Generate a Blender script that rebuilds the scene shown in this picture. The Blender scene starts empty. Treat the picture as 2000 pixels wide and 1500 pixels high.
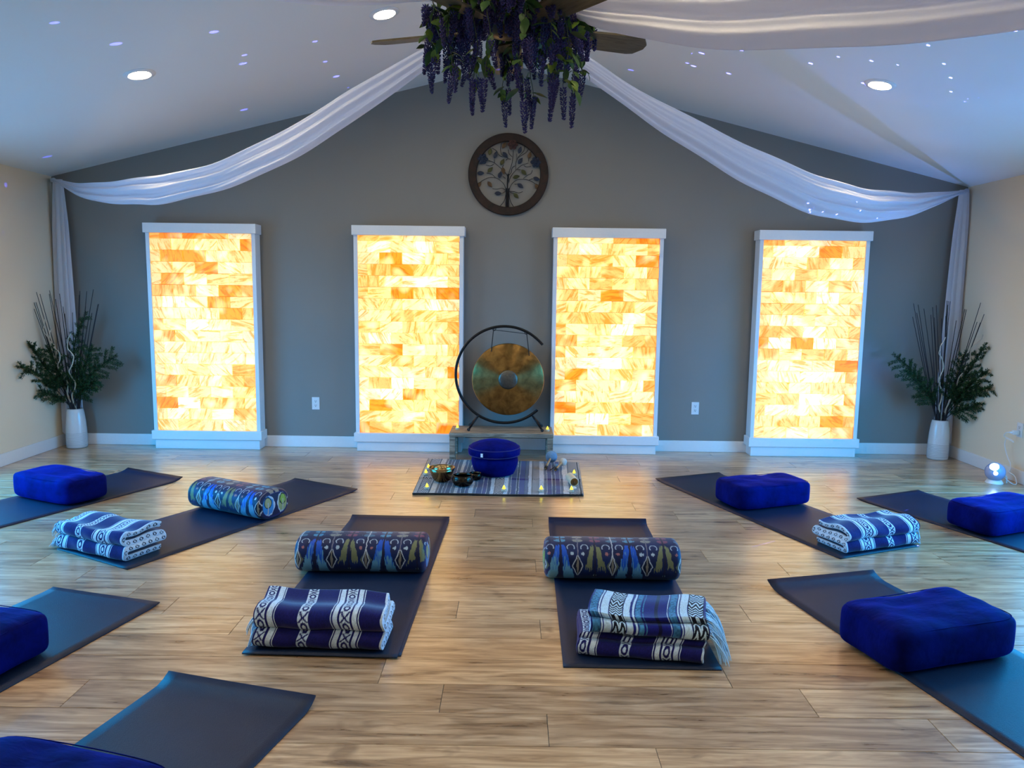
import bpy, math, random
import numpy as np
from mathutils import Vector, Matrix, Euler

random.seed(7)
rng = np.random.default_rng(11)
SC = bpy.context.scene
COL = SC.collection
PI = math.pi

# ------------------------------------------------------------------ camera
CAM_H, PITCH, YAW, ROLL, FPX = 1.4814, 0.1238, -0.0026, 0.0121, 1479.93
cam = bpy.data.cameras.new('camera')
cam.sensor_fit = 'HORIZONTAL'
cam.sensor_width = 36.0
cam.lens = FPX / 2000.0 * 36.0
cam.clip_start = 0.05
cam_o = bpy.data.objects.new('camera', cam)
COL.objects.link(cam_o)
_f = Vector((math.sin(YAW) * math.cos(PITCH), math.cos(YAW) * math.cos(PITCH), -math.sin(PITCH)))
_r0 = Vector((math.cos(YAW), -math.sin(YAW), 0))
_u0 = _r0.cross(_f)
_r = _r0 * math.cos(ROLL) + _u0 * math.sin(ROLL)
_u = -_r0 * math.sin(ROLL) + _u0 * math.cos(ROLL)
cam_o.matrix_world = Matrix(((_r.x, _u.x, -_f.x, 0), (_r.y, _u.y, -_f.y, 0), (_r.z, _u.z, -_f.z, CAM_H), (0, 0, 0, 1)))
SC.camera = cam_o

# ------------------------------------------------------------------ world, window light, exposure
SC.view_settings.view_transform = 'Standard'
SC.view_settings.look = 'None'
SC.view_settings.exposure = 0.6
SC.view_settings.gamma = 1.0
SC.view_settings.use_curve_mapping = False
SC.cycles.max_bounces = 6
SC.cycles.diffuse_bounces = 4
SC.cycles.glossy_bounces = 3
SC.cycles.transmission_bounces = 4
SC.cycles.sample_clamp_indirect = 6.0
SC.cycles.caustics_reflective = False
SC.cycles.caustics_refractive = False

w = bpy.data.worlds.new('daylight')
SC.world = w
w.use_nodes = True
bg = w.node_tree.nodes['Background']
# clear blue sky above the horizon, dull ground below it
_tc = w.node_tree.nodes.new('ShaderNodeTexCoord')
_sx = w.node_tree.nodes.new('ShaderNodeSeparateXYZ')
_rp = w.node_tree.nodes.new('ShaderNodeValToRGB')
w.node_tree.links.new(_tc.outputs['Generated'], _sx.inputs[0])
_ad = w.node_tree.nodes.new('ShaderNodeMath')
_ad.operation = 'MULTIPLY_ADD'
_ad.inputs[1].default_value = 0.5
_ad.inputs[2].default_value = 0.5
w.node_tree.links.new(_sx.outputs[2], _ad.inputs[0])
w.node_tree.links.new(_ad.outputs[0], _rp.inputs[0])
_e = _rp.color_ramp.elements
_e[0].position, _e[0].color = 0.47, (0.035, 0.12, 0.25, 1)
_e[1].position, _e[1].color = 0.52, (0.015, 0.42, 1.0, 1)
w.node_tree.links.new(_rp.outputs[0], bg.inputs['Color'])
bg.inputs['Strength'].default_value = 12.0

# room numbers (metres)
XL, XR, YB, YF, HW = -4.173, 4.040, 6.957, -1.6, 2.44
XM = (XL + XR) / 2
SLOPE = 0.245
ZR = HW + SLOPE * (XR - XL) / 2
WIN = {'left': (2.6, 5.72, 0.12, 2.06), 'right': (2.4, 5.60, 0.12, 2.06)}


def portal(x, y0, y1, z0, z1, facing):
    l = bpy.data.lights.new('window_portal', 'AREA')
    l.shape = 'RECTANGLE'
    l.size, l.size_y = z1 - z0, y1 - y0
    l.cycles.is_portal = True
    o = bpy.data.objects.new('window_portal', l)
    COL.objects.link(o)
    o.location = (x, (y0 + y1) / 2, (z0 + z1) / 2)
    o.rotation_euler = (0, facing * PI / 2, 0)


portal(XL - 0.13, *WIN['left'], -1)
portal(XR + 0.13, *WIN['right'], 1)


# ------------------------------------------------------------------ node helpers
class NT:
    def __init__(s, name):
        s.m = bpy.data.materials.new(name)
        s.m.use_nodes = True
        s.t = s.m.node_tree
        s.t.nodes.clear()
        s.out = s.t.nodes.new('ShaderNodeOutputMaterial')

    def n(s, kind, **kw):
        nd = s.t.nodes.new('ShaderNode' + kind)
        for k, v in kw.items():
            if k.startswith('i_'):
                key = k[2:].replace('_', ' ')
                s.set(nd.inputs[key], v)
            elif k.startswith('j'):
                s.set(nd.inputs[int(k[1:])], v)
            else:
                setattr(nd, k, v)
        return nd

    def set(s, inp, v):
        if isinstance(v, bpy.types.NodeSocket):
            s.t.links.new(v, inp)
        else:
            if isinstance(v, tuple) and len(v) == 3 and inp.type == 'RGBA':
                v = v + (1,)
            inp.default_value = v

    def math(s, op, a, b=0.0, c=0.0, clamp=False):
        nd = s.n('Math', operation=op, j0=a, j1=b, use_clamp=clamp)
        if op in ('MULTIPLY_ADD', 'SMOOTH_MIN', 'COMPARE'):
            s.set(nd.inputs[2], c)
        return nd.outputs[0]

    def mix(s, f, a, b, mode='MIX'):
        nd = s.t.nodes.new('ShaderNodeMix')
        nd.data_type = 'RGBA'
        nd.blend_type = mode
        s.set(nd.inputs[0], f)
        s.set(nd.inputs[6], a)
        s.set(nd.inputs[7], b)
        return nd.outputs[2]

    def ramp(s, f, stops, interp='LINEAR'):
        nd = s.t.nodes.new('ShaderNodeValToRGB')
        nd.color_ramp.interpolation = interp
        e = nd.color_ramp.elements
        while len(e) < len(stops):
            e.new(0.5)
        for k, (p, c) in enumerate(stops):
            e[k].position = p
            e[k].color = c + (1,) if len(c) == 3 else c
        s.set(nd.inputs[0], f)
        return nd.outputs[0]

    def noise(s, vec, scale, detail=3.0, rough=0.5, dist=0.0):
        nd = s.n('TexNoise')
        if vec is not None:
            s.set(nd.inputs['Vector'], vec)
        nd.inputs['Scale'].default_value = scale
        nd.inputs['Detail'].default_value = detail
        nd.inputs['Roughness'].default_value = rough
        nd.inputs['Distortion'].default_value = dist
        return nd.outputs[0]

    def coord(s, which='Object'):
        return s.n('TexCoord').outputs[which]

    def mapping(s, vec, scale=(1, 1, 1), loc=(0, 0, 0), rot=(0, 0, 0)):
        nd = s.n('Mapping')
        s.set(nd.inputs['Vector'], vec)
        nd.inputs['Location'].default_value = loc
        nd.inputs['Rotation'].default_value = rot
        nd.inputs['Scale'].default_value = scale
        return nd.outputs[0]

    def bump(s, h, strength=0.2, dist=0.01):
        nd = s.n('Bump')
        nd.inputs['Strength'].default_value = strength
        nd.inputs['Distance'].default_value = dist
        s.set(nd.inputs['Height'], h)
        return nd.outputs[0]

    def bsdf(s, color, rough=0.5, metal=0.0, spec=0.5, normal=None, **kw):
        b = s.n('BsdfPrincipled')
        s.set(b.inputs['Base Color'], color)
        s.set(b.inputs['Roughness'], rough)
        s.set(b.inputs['Metallic'], metal)
        s.set(b.inputs['Specular IOR Level'], spec)
        if normal is not None:
            s.set(b.inputs['Normal'], normal)
        for k, v in kw.items():
            s.set(b.inputs[k.replace('_', ' ')], v)
        return b

    def done(s, b):
        s.t.links.new(b.outputs[0] if not isinstance(b, bpy.types.NodeSocket) else b, s.out.inputs['Surface'])
        return s.m


def simple(name, color, rough=0.5, metal=0.0, spec=0.5, nscale=60.0, nvar=0.12, bump=0.05, **kw):
    t = NT(name)
    co = t.coord()
    nz = t.noise(co, nscale, 3.0)
    f = t.math('MULTIPLY_ADD', nz, 2 * nvar, 1 - nvar)
    c = t.mix(1.0, color, f, 'MULTIPLY')
    return t.done(t.bsdf(c, rough, metal, spec, t.bump(nz, bump, 0.005), **kw))


def paint(name, color, rough=0.7):
    t = NT(name)
    co = t.coord()
    n1 = t.noise(co, 180.0, 2.0)
    n2 = t.noise(co, 0.9, 2.0)
    f = t.math('MULTIPLY_ADD', n2, 0.08, 0.96)
    c = t.mix(1.0, color, f, 'MULTIPLY')
    return t.done(t.bsdf(c, rough, 0, 0.3, t.bump(n1, 0.12, 0.003)))


def mat_wood_floor():
    t = NT('floor_plank_wood')
    oi = t.n('ObjectInfo')
    co = t.coord()
    off = t.n('VectorMath', operation='ADD')
    t.set(off.inputs[0], co)
    sc = t.n('VectorMath', operation='SCALE')
    sc.inputs[0].default_value = (37.0, 91.0, 13.0)
    t.set(sc.inputs['Scale'], oi.outputs['Random'])
    t.set(off.inputs[1], sc.outputs[0])
    v = off.outputs[0]
    g1 = t.noise(t.mapping(v, (1.3, 14.0, 1.0)), 2.2, 4.0, 0.62, 0.6)
    g2 = t.noise(t.mapping(v, (3.0, 70.0, 1.0)), 3.0, 4.0, 0.6)
    kn = t.noise(t.mapping(v, (2.2, 6.5, 1.0)), 1.4, 2.0, 0.5, 1.4)
    base = t.ramp(g1, [(0.24, (0.110, 0.054, 0.020)), (0.42, (0.32, 0.190, 0.095)), (0.58, (0.51, 0.345, 0.200)), (0.78, (0.67, 0.50, 0.320))])
    fine = t.math('MULTIPLY_ADD', g2, 0.55, 0.72)
    c = t.mix(1.0, base, fine, 'MULTIPLY')
    dark = t.ramp(kn, [(0.60, (1, 1, 1)), (0.74, (0.42, 0.36, 0.30))])
    c = t.mix(0.8, c, dark, 'MULTIPLY')
    tone = t.ramp(oi.outputs['Random'], [(0.0, (0.80, 0.77, 0.76)), (0.5, (1.0, 0.97, 0.93)), (1.0, (1.15, 1.12, 1.06))])
    c = t.mix(1.0, c, tone, 'MULTIPLY')
    rg = t.math('MULTIPLY_ADD', g1, 0.16, 0.22)
    return t.done(t.bsdf(c, rg, 0, 0.8, t.bump(t.math('ADD', g1, t.math('MULTIPLY', g2, 0.5)), 0.08, 0.004), Coat_Weight=0.75, Coat_Roughness=0.26))


def mat_salt():
    t = NT('backlit_salt_brick')
    oi = t.n('ObjectInfo')
    co = t.coord()
    rnd = oi.outputs['Random']
    sc = t.n('VectorMath', operation='SCALE')
    sc.inputs[0].default_value = (31.0, 5.0, 57.0)
    t.set(sc.inputs['Scale'], rnd)
    ad = t.n('VectorMath', operation='ADD')
    t.set(ad.inputs[0], co)
    t.set(ad.inputs[1], sc.outputs[0])
    rot = t.n('VectorRotate', rotation_type='Y_AXIS')
    t.set(rot.inputs['Vector'], ad.outputs[0])
    t.set(rot.inputs['Angle'], t.math('MULTIPLY', rnd, 19.0))
    v = rot.outputs[0]
    streak = t.noise(t.mapping(v, (5.0, 1.0, 34.0)), 1.0, 3.0, 0.6, 0.8)
    cloud = t.noise(t.mapping(v, (13.0, 1.0, 17.0)), 1.0, 2.0, 0.55, 0.6)
    crack = t.noise(t.mapping(v, (26.0, 1.0, 30.0)), 1.0, 1.0, 0.5, 2.0)
    hot = t.noise(t.mapping(v, (7.0, 1.0, 9.0)), 1.0, 1.0, 0.4)
    base = oi.outputs['Color']
    deep = t.mix(1.0, base, (0.88, 0.52, 0.10), 'MULTIPLY')
    m1 = t.ramp(streak, [(0.50, (0, 0, 0)), (0.63, (1, 1, 1))])
    c = t.mix(t.math('MULTIPLY', m1, 0.85), base, deep)
    m2 = t.ramp(cloud, [(0.55, (0, 0, 0)), (0.75, (1, 1, 1))])
    c = t.mix(t.math('MULTIPLY', m2, 0.65), c, deep)
    edge = t.math('ABSOLUTE', t.math('SUBTRACT', crack, 0.5))
    m3 = t.ramp(edge, [(0.0, (1, 1, 1)), (0.022, (0, 0, 0))])
    c = t.mix(t.math('MULTIPLY', m3, 0.40), c, (0.42, 0.24, 0.05))
    h = t.ramp(hot, [(0.50, (0, 0, 0)), (0.72, (1, 1, 1))])
    c = t.mix(t.math('MULTIPLY', h, 0.35), c, (1.0, 0.88, 0.55))
    st = t.math('MULTIPLY', t.math('MULTIPLY_ADD', h, 0.46, 0.41), oi.outputs['Alpha'])
    b = t.bsdf(c, 0.45, 0, 0.3, t.bump(streak, 0.25, 0.006))
    glow = t.n('VectorMath', operation='MULTIPLY')
    t.set(glow.inputs[0], c)
    glow.inputs[1].default_value = (1.5, 1.04, 0.90)
    t.set(b.inputs['Emission Color'], glow.outputs[0])
    t.set(b.inputs['Emission Strength'], st)
    return t.done(b)


def mat_vcol(name, rough=0.85, sheen=0.25, weave=420.0, bump=0.3):
    t = NT(name)
    a = t.n('Attribute', attribute_name='Col')
    nz = t.noise(t.coord(), weave, 2.0)
    f = t.math('MULTIPLY_ADD', nz, 0.5, 0.75)
    c = t.mix(1.0, a.outputs['Color'], f, 'MULTIPLY')
    return t.done(t.bsdf(c, rough, 0, 0.2, t.bump(nz, bump, 0.003), Sheen_Weight=sheen, Sheen_Roughness=0.4))


def mat_velvet():
    t = NT('navy_velvet')
    co = t.coord()
    n1 = t.noise(co, 9.0, 4.0, 0.6)
    n2 = t.noise(co, 500.0, 2.0)
    c = t.ramp(n1, [(0.3, (0.0004, 0.0016, 0.046)), (0.7, (0.0008, 0.0050, 0.130))])
    h = t.math('ADD', t.noise(t.mapping(co, (1, 2.2, 1)), 14.0, 3.0, 0.5, 0.4), t.math('MULTIPLY', n2, 0.06))
    b = t.bsdf(c, 0.8, 0, 0.05, t.bump(h, 0.22, 0.02), Sheen_Weight=0.22, Sheen_Roughness=0.35)
    b.inputs['Sheen Tint'].default_value = (0.01, 0.07, 0.9, 1)
    return t.done(b)


def mat_cloth_sheer():
    t = NT('sheer_white_voile')
    co = t.coord()
    nz = t.noise(co, 300.0, 2.0)
    d = t.bsdf((0.80, 0.80, 0.86), 0.85, 0, 0.1, t.bump(nz, 0.1, 0.002), Sheen_Weight=0.2)
    tr = t.n('BsdfTranslucent')
    tr.inputs['Color'].default_value = (0.78, 0.78, 0.88, 1)
    m = t.n('MixShader')
    m.inputs[0].default_value = 0.45
    t.t.links.new(d.outputs[0], m.inputs[1])
    t.t.links.new(tr.outputs[0], m.inputs[2])
    return t.done(m)


def mat_mat():
    t = NT('yoga_mat_rubber')
    co = t.coord()
    n1 = t.noise(co, 380.0, 2.0)
    n2 = t.noise(co, 3.0, 3.0)
    c = t.ramp(n2, [(0.3, (0.0014, 0.0075, 0.027)), (0.7, (0.0022, 0.013, 0.044))])
    return t.done(t.bsdf(c, 0.45, 0, 0.32, t.bump(n1, 0.45, 0.003)))


def mat_gong():
    t = NT('lathed_bronze')
    co = t.coord()
    g = t.n('SeparateXYZ')
    t.set(g.inputs[0], co)
    r = t.math('SQRT', t.math('ADD', t.math('POWER', g.outputs[0], 2.0), t.math('POWER', g.outputs[2], 2.0)))
    nz = t.noise(co, 14.0, 4.0, 0.6, 0.5)
    rr = t.math('MULTIPLY_ADD', nz, 0.012, r)
    w_ = t.math('SINE', t.math('MULTIPLY', rr, 900.0))
    c = t.ramp(nz, [(0.3, (0.16, 0.095, 0.032)), (0.7, (0.34, 0.215, 0.075))])
    tan = t.n('Tangent', direction_type='RADIAL', axis='Y')
    h = t.math('ADD', t.math('MULTIPLY', w_, 0.25), t.noise(co, 26.0, 3.0, 0.5))
    b = t.bsdf(c, 0.34, 1.0, 0.5, t.bump(h, 0.16, 0.004), Anisotropic=0.9, Anisotropic_Rotation=0.25)
    t.set(b.inputs['Tangent'], tan.outputs[0])
    return t.done(b)


def mat_rustic(name, a, b_, scale=(2.0, 22.0, 22.0), rough=0.6):
    t = NT(name)
    co = t.coord()
    g = t.noise(t.mapping(co, scale), 2.5, 6.0, 0.65, 0.8)
    c = t.ramp(g, [(0.30, tuple(x * 0.25 for x in a)), (0.46, a), (0.7, b_)])
    return t.done(t.bsdf(c, rough, 0, 0.35, t.bump(g, 0.35, 0.01)))


def mat_emit(name, color, strength):
    t = NT(name)
    b = t.bsdf(color, 0.4)
    t.set(b.inputs['Emission Color'], color)
    b.inputs['Emission Strength'].default_value = strength
    return t.done(b)


def mat_glass():
    t = NT('window_glass')
    tr = t.n('BsdfTransparent')
    gl = t.n('BsdfGlossy')
    gl.inputs['Roughness'].default_value = 0.02
    m = t.n('MixShader')
    m.inputs[0].default_value = 0.06
    t.t.links.new(tr.outputs[0], m.inputs[1])
    t.t.links.new(gl.outputs[0], m.inputs[2])
    return t.done(m)


def mat_spray(name, a, b_):
    t = NT(name)
    nz = t.noise(t.coord(), 25.0, 3.0)
    c = t.ramp(nz, [(0.3, a), (0.7, b_)])
    return t.done(t.bsdf(c, 0.6, 0, 0.3))


M = {
    'wall': paint('beige_wall_paint', (0.74, 0.64, 0.50)),
    'wall_shade': paint('shaded_wall_paint', (0.215, 0.205, 0.190)),  # wall paint darkened so the end wall's shade sits in its colour
    'ceiling': paint('white_ceiling_paint', (0.74, 0.73, 0.72)),
    'trim': simple('white_trim_paint', (0.70, 0.71, 0.73), 0.42, nvar=0.03, bump=0.02),
    'plank': mat_wood_floor(),
    'slab': simple('dark_underlay', (0.035, 0.026, 0.02), 0.7),
    'salt': mat_salt(),
    'grout': simple('salt_panel_backing', (0.40, 0.27, 0.12), 0.8),
    'fabric': mat_vcol('woven_fabric'),
    'bolster': mat_vcol('printed_cotton', 0.5, 0.1, 260.0, 0.08),
    'velvet': mat_velvet(),
    'piping': simple('navy_piping', (0.004, 0.008, 0.12), 0.7),
    'sheer': mat_cloth_sheer(),
    'mat': mat_mat(),
    'gong': mat_gong(),
    'boss': simple('hammered_bronze', (0.13, 0.12, 0.10), 0.42, 1.0, nscale=55, nvar=0.3, bump=0.5),
    'black': simple('black_iron', (0.008, 0.008, 0.009), 0.4, 0.6, nvar=0.2),
    'cord': simple('black_cord', (0.01, 0.01, 0.01), 0.8),
    'bench': mat_rustic('weathered_bench_wood', (0.19, 0.15, 0.11), (0.42, 0.36, 0.28)),
    'ring': mat_rustic('dark_walnut', (0.012, 0.0035, 0.0014), (0.026, 0.008, 0.003), (6.0, 6.0, 6.0), 0.6),
    'iron': simple('dark_branch_metal', (0.008, 0.006, 0.006), 0.5, 0.7),
    'leaf_blue': simple('slate_blue_leaf', (0.010, 0.018, 0.040), 0.45, 0.5),
    'leaf_green': simple('bronze_green_leaf', (0.045, 0.046, 0.012), 0.45, 0.5),
    'leaf_bronze': simple('copper_leaf', (0.065, 0.034, 0.012), 0.45, 0.5),
    'rose_brown': simple('brown_rose_metal', (0.05, 0.018, 0.014), 0.5, 0.5),
    'ceramic': simple('white_ceramic', (0.62, 0.62, 0.64), 0.16, nscale=220, nvar=0.06, bump=0.02),
    'groove': simple('grey_ceramic_groove', (0.20, 0.20, 0.21), 0.5),
    'twig': simple('dark_twig', (0.016, 0.011, 0.016), 0.7),
    'willow': simple('bleached_willow', (0.50, 0.42, 0.33), 0.6),
    'fir': mat_spray('evergreen_needles', (0.010, 0.030, 0.010), (0.032, 0.075, 0.018)),
    'plate': simple('white_outlet_plastic', (0.68, 0.68, 0.70), 0.35, nvar=0.02, bump=0.0),
    'slot': simple('outlet_slot', (0.02, 0.02, 0.025), 0.6),
    'white': simple('white_plastic', (0.72, 0.72, 0.74), 0.35, nvar=0.02, bump=0.0),
    'blade': mat_rustic('fan_blade_walnut', (0.060, 0.046, 0.024), (0.105, 0.082, 0.045), (3.0, 20.0, 20.0), 0.45),
    'bronze': simple('oil_rubbed_bronze', (0.030, 0.022, 0.016), 0.4, 0.8),
    'vine': simple('vine_stem', (0.018, 0.028, 0.008), 0.7),
    'vleaf': mat_spray('vine_leaf', (0.045, 0.105, 0.012), (0.15, 0.22, 0.02)),
    'vleaf2': mat_spray('dark_vine_leaf', (0.012, 0.040, 0.010), (0.035, 0.085, 0.015)),
    'bud': mat_spray('lavender_bud', (0.010, 0.006, 0.050), (0.030, 0.018, 0.12)),
    'bowl_gold': simple('brass_singing_bowl', (0.30, 0.21, 0.10), 0.22, 1.0, nscale=30, nvar=0.25, bump=0.08),
    'bowl_dark': simple('dark_singing_bowl', (0.045, 0.040, 0.032), 0.22, 1.0, nscale=30, nvar=0.25, bump=0.08),
    'felt_blue': simple('blue_grey_felt', (0.13, 0.25, 0.40), 0.95, nscale=120, nvar=0.3, bump=0.6),
    'felt_white': simple('white_felt', (0.50, 0.52, 0.50), 0.95, nscale=120, nvar=0.2, bump=0.5),
    'stick': mat_rustic('turned_wood', (0.33, 0.21, 0.11), (0.52, 0.36, 0.21), (20, 20, 4)),
    'chime': simple('pale_bamboo', (0.55, 0.48, 0.34), 0.5),
    'brass': simple('brass_disc', (0.25, 0.17, 0.07), 0.3, 1.0),
    'flame': mat_emit('led_flame_yellow', (1.0, 0.80, 0.02), 2.6),
    'fringe': simple('pale_fringe_yarn', (0.42, 0.60, 0.70), 0.9, nscale=200, nvar=0.2, bump=0.2),
    'lens': mat_emit('projector_lens_glow', (0.30, 0.45, 1.0), 26.0),
    'orb': simple('projector_shell', (0.30, 0.34, 0.55), 0.25, nvar=0.02, bump=0.0),
    'diffuser': mat_emit('lit_lamp_lens', (1.0, 0.83, 0.53), 165.0),
    'glass': mat_glass(),
    'tag': simple('white_cloth_tag', (0.75, 0.75, 0.78), 0.8),
}


# ------------------------------------------------------------------ object helpers
def link(o, parent=None):
    COL.objects.link(o)
    if parent is not None:
        o.parent = parent
    return o


def tag(o, label=None, cat=None, group=None, kind=None):
    if label:
        o['label'] = label
    if cat:
        o['category'] = cat
    if group:
        o['group'] = group
    if kind:
        o['kind'] = kind
    return o


def thing(name, label, cat, loc=(0, 0, 0), rz=0.0, group=None):
    o = bpy.data.objects.new(name, None)
    o.empty_display_size = 0.1
    link(o)
    o.location = loc
    o.rotation_euler = (0, 0, rz)
    return tag(o, label, cat, group)


def struct(o, label, cat):
    return tag(o, label, cat, kind='structure')


def make(name, me, mat, parent=None, loc=None, rot=None):
    o = bpy.data.objects.new(name, me)
    if mat is not None and not me.materials:
        me.materials.append(mat)
    link(o, parent)
    if loc is not None:
        o.location = loc
    if rot is not None:
        o.rotation_euler = rot
    return o


def mesh(name, v, f, smooth=False):
    me = bpy.data.meshes.new(name)
    me.from_pydata(v if isinstance(v, list) else np.asarray(v).tolist(), [], f if isinstance(f, list) else np.asarray(f).tolist())
    if smooth:
        me.shade_smooth()
    me.update()
    return me


class MB:
    """collects shapes for one mesh"""

    def __init__(s):
        s.v, s.f = [], []

    def add(s, v, f):
        k = len(s.v)
        s.v += [tuple(map(float, p)) for p in v]
        s.f += [tuple(i + k for i in q) for q in f]
        return s

    def box(s, lo, hi, m=None, bev=0.0):
        (a, b, c), (d, e, g) = lo, hi
        if bev <= 0:
            v = [(a, b, c), (d, b, c), (d, e, c), (a, e, c), (a, b, g), (d, b, g), (d, e, g), (a, e, g)]
            f = [(0, 3, 2, 1), (4, 5, 6, 7), (0, 1, 5, 4), (1, 2, 6, 5), (2, 3, 7, 6), (3, 0, 4, 7)]
        else:
            v, f = [], []
            for sx in (0, 1):
                for sy in (0, 1):
                    for sz in (0, 1):
                        X, Y, Z = (a, d)[sx], (b, e)[sy], (c, g)[sz]
                        ix, iy, iz = (bev, -bev)[sx], (bev, -bev)[sy], (bev, -bev)[sz]
                        v += [(X, Y + iy, Z + iz), (X + ix, Y, Z + iz), (X + ix, Y + iy, Z)]
            I = lambda x, y, z, k: (x * 4 + y * 2 + z) * 3 + k
            f += [(I(0, 0, 0, 0), I(0, 0, 1, 0), I(0, 1, 1, 0), I(0, 1, 0, 0)), (I(1, 0, 0, 0), I(1, 1, 0, 0), I(1, 1, 1, 0), I(1, 0, 1, 0)),
                  (I(0, 0, 0, 1), I(1, 0, 0, 1), I(1, 0, 1, 1), I(0, 0, 1, 1)), (I(0, 1, 0, 1), I(0, 1, 1, 1), I(1, 1, 1, 1), I(1, 1, 0, 1)),
                  (I(0, 0, 0, 2), I(0, 1, 0, 2), I(1, 1, 0, 2), I(1, 0, 0, 2)), (I(0, 0, 1, 2), I(1, 0, 1, 2), I(1, 1, 1, 2), I(0, 1, 1, 2))]
            for y in (0, 1):
                for z in (0, 1):
                    f.append((I(0, y, z, 1), I(1, y, z, 1), I(1, y, z, 2), I(0, y, z, 2)))
            for x in (0, 1):
                for z in (0, 1):
                    f.append((I(x, 0, z, 0), I(x, 1, z, 0), I(x, 1, z, 2), I(x, 0, z, 2)))
            for x in (0, 1):
                for y in (0, 1):
                    f.append((I(x, y, 0, 0), I(x, y, 1, 0), I(x, y, 1, 1), I(x, y, 0, 1)))
            for x in (0, 1):
                for y in (0, 1):
                    for z in (0, 1):
                        f.append((I(x, y, z, 0), I(x, y, z, 1), I(x, y, z, 2)))
        if m is not None:
            v = [m @ Vector(p) for p in v]
        return s.add(v, f)

    def lathe(s, prof, n=32, m=None, cap=True):
        v, f = [], []
        for r, z in prof:
            for k in range(n):
                a = 2 * PI * k / n
                v.append((r * math.cos(a), r * math.sin(a), z))
        for i in range(len(prof) - 1):
            for k in range(n):
                k2 = (k + 1) % n
                f.append((i * n + k, i * n + k2, (i + 1) * n + k2, (i + 1) * n + k))
        if cap:
            f.append(tuple(range(n - 1, -1, -1)))
            f.append(tuple((len(prof) - 1) * n + k for k in range(n)))
        if m is not None:
            v = [m @ Vector(p) for p in v]
        return s.add(v, f)

    def tube(s, pts, rad, n=8, closed=False):
        P = [Vector(p) for p in pts]
        L = len(P)
        R = rad if hasattr(rad, '__len__') else [rad] * L
        v, f = [], []
        up = None
        for i in range(L):
            if closed:
                d = P[(i + 1) % L] - P[i - 1]
            else:
                d = P[min(i + 1, L - 1)] - P[max(i - 1, 0)]
            d.normalize()
            if up is None:
                up = Vector((0, 0, 1)) if abs(d.z) < 0.9 else Vector((1, 0, 0))
            a = d.cross(up)
            if a.length < 1e-5:
                a = d.orthogonal()
            a.normalize()
            b = a.cross(d).normalized()
            up = b
            for k in range(n):
                t = 2 * PI * k / n
                v.append(P[i] + (a * math.cos(t) + b * math.sin(t)) * R[i])
        for i in range(L if closed else L - 1):
            j = (i + 1) % L
            for k in range(n):
                k2 = (k + 1) % n
                f.append((i * n + k, i * n + k2, j * n + k2, j * n + k))
        if not closed:
            f.append(tuple(range(n)))
            f.append(tuple((L - 1) * n + k for k in range(n - 1, -1, -1)))
        return s.add(v, f)

    def sphere(s, c, r, n=16, m=8, sq=(1, 1, 1)):
        prof = [(max(1e-4, r * math.sin(PI * i / m)), -r * math.cos(PI * i / m)) for i in range(m + 1)]
        mt = Matrix.Translation(c) @ Matrix.Diagonal((sq[0], sq[1], sq[2], 1))
        return s.lathe(prof, n, mt)

    def prism(s, poly, y0, y1):
        """poly in (x,z), extruded along y"""
        n = len(poly)
        v = [(x, y0, z) for x, z in poly] + [(x, y1, z) for x, z in poly]
        f = [tuple(range(n)), tuple(range(2 * n - 1, n - 1, -1))]
        for i in range(n):
            j = (i + 1) % n
            f.append((i, i + n, j + n, j))
        return s.add(v, f)

    def build(s, name, mat, parent=None, smooth=False, loc=None, rot=None):
        me = bpy.data.meshes.new(name)
        me.from_pydata(s.v, [], s.f)
        if smooth:
            me.shade_smooth()
            if smooth == 'auto':
                me.set_sharp_from_angle(angle=math.radians(40))
        return make(name, me, mat, parent, loc, rot)


def grid_mesh(name, P, C=None, cu=False, cv=False):
    nu, nv = P.shape[:2]
    idx = np.arange(nu * nv).reshape(nu, nv)
    a = np.concatenate([idx, idx[:1]], 0) if cu else idx
    a = np.concatenate([a, a[:, :1]], 1) if cv else a
    f = np.stack([a[:-1, :-1], a[1:, :-1], a[1:, 1:], a[:-1, 1:]], -1).reshape(-1, 4)
    return raw_mesh(name, P.reshape(-1, 3), f, None if C is None else C.reshape(-1, 3))


def raw_mesh(name, v, f, c=None, smooth=True):
    me = bpy.data.meshes.new(name)
    me.vertices.add(len(v))
    me.vertices.foreach_set('co', np.ascontiguousarray(v, np.float32).ravel())
    f = np.asarray(f, np.int32)
    k = f.shape[1]
    me.loops.add(f.size)
    me.loops.foreach_set('vertex_index', f.ravel())
    me.polygons.add(len(f))
    me.polygons.foreach_set('loop_start', np.arange(0, f.size, k, dtype=np.int32))
    me.update(calc_edges=True)
    me.validate()
    if c is not None:
        at = me.color_attributes.new('Col', 'FLOAT_COLOR', 'POINT')
        rgba = np.concatenate([c, np.ones((len(c), 1))], 1).astype(np.float32)
        at.data.foreach_set('color', rgba.ravel())
    if smooth:
        me.shade_smooth()
    return me


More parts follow.
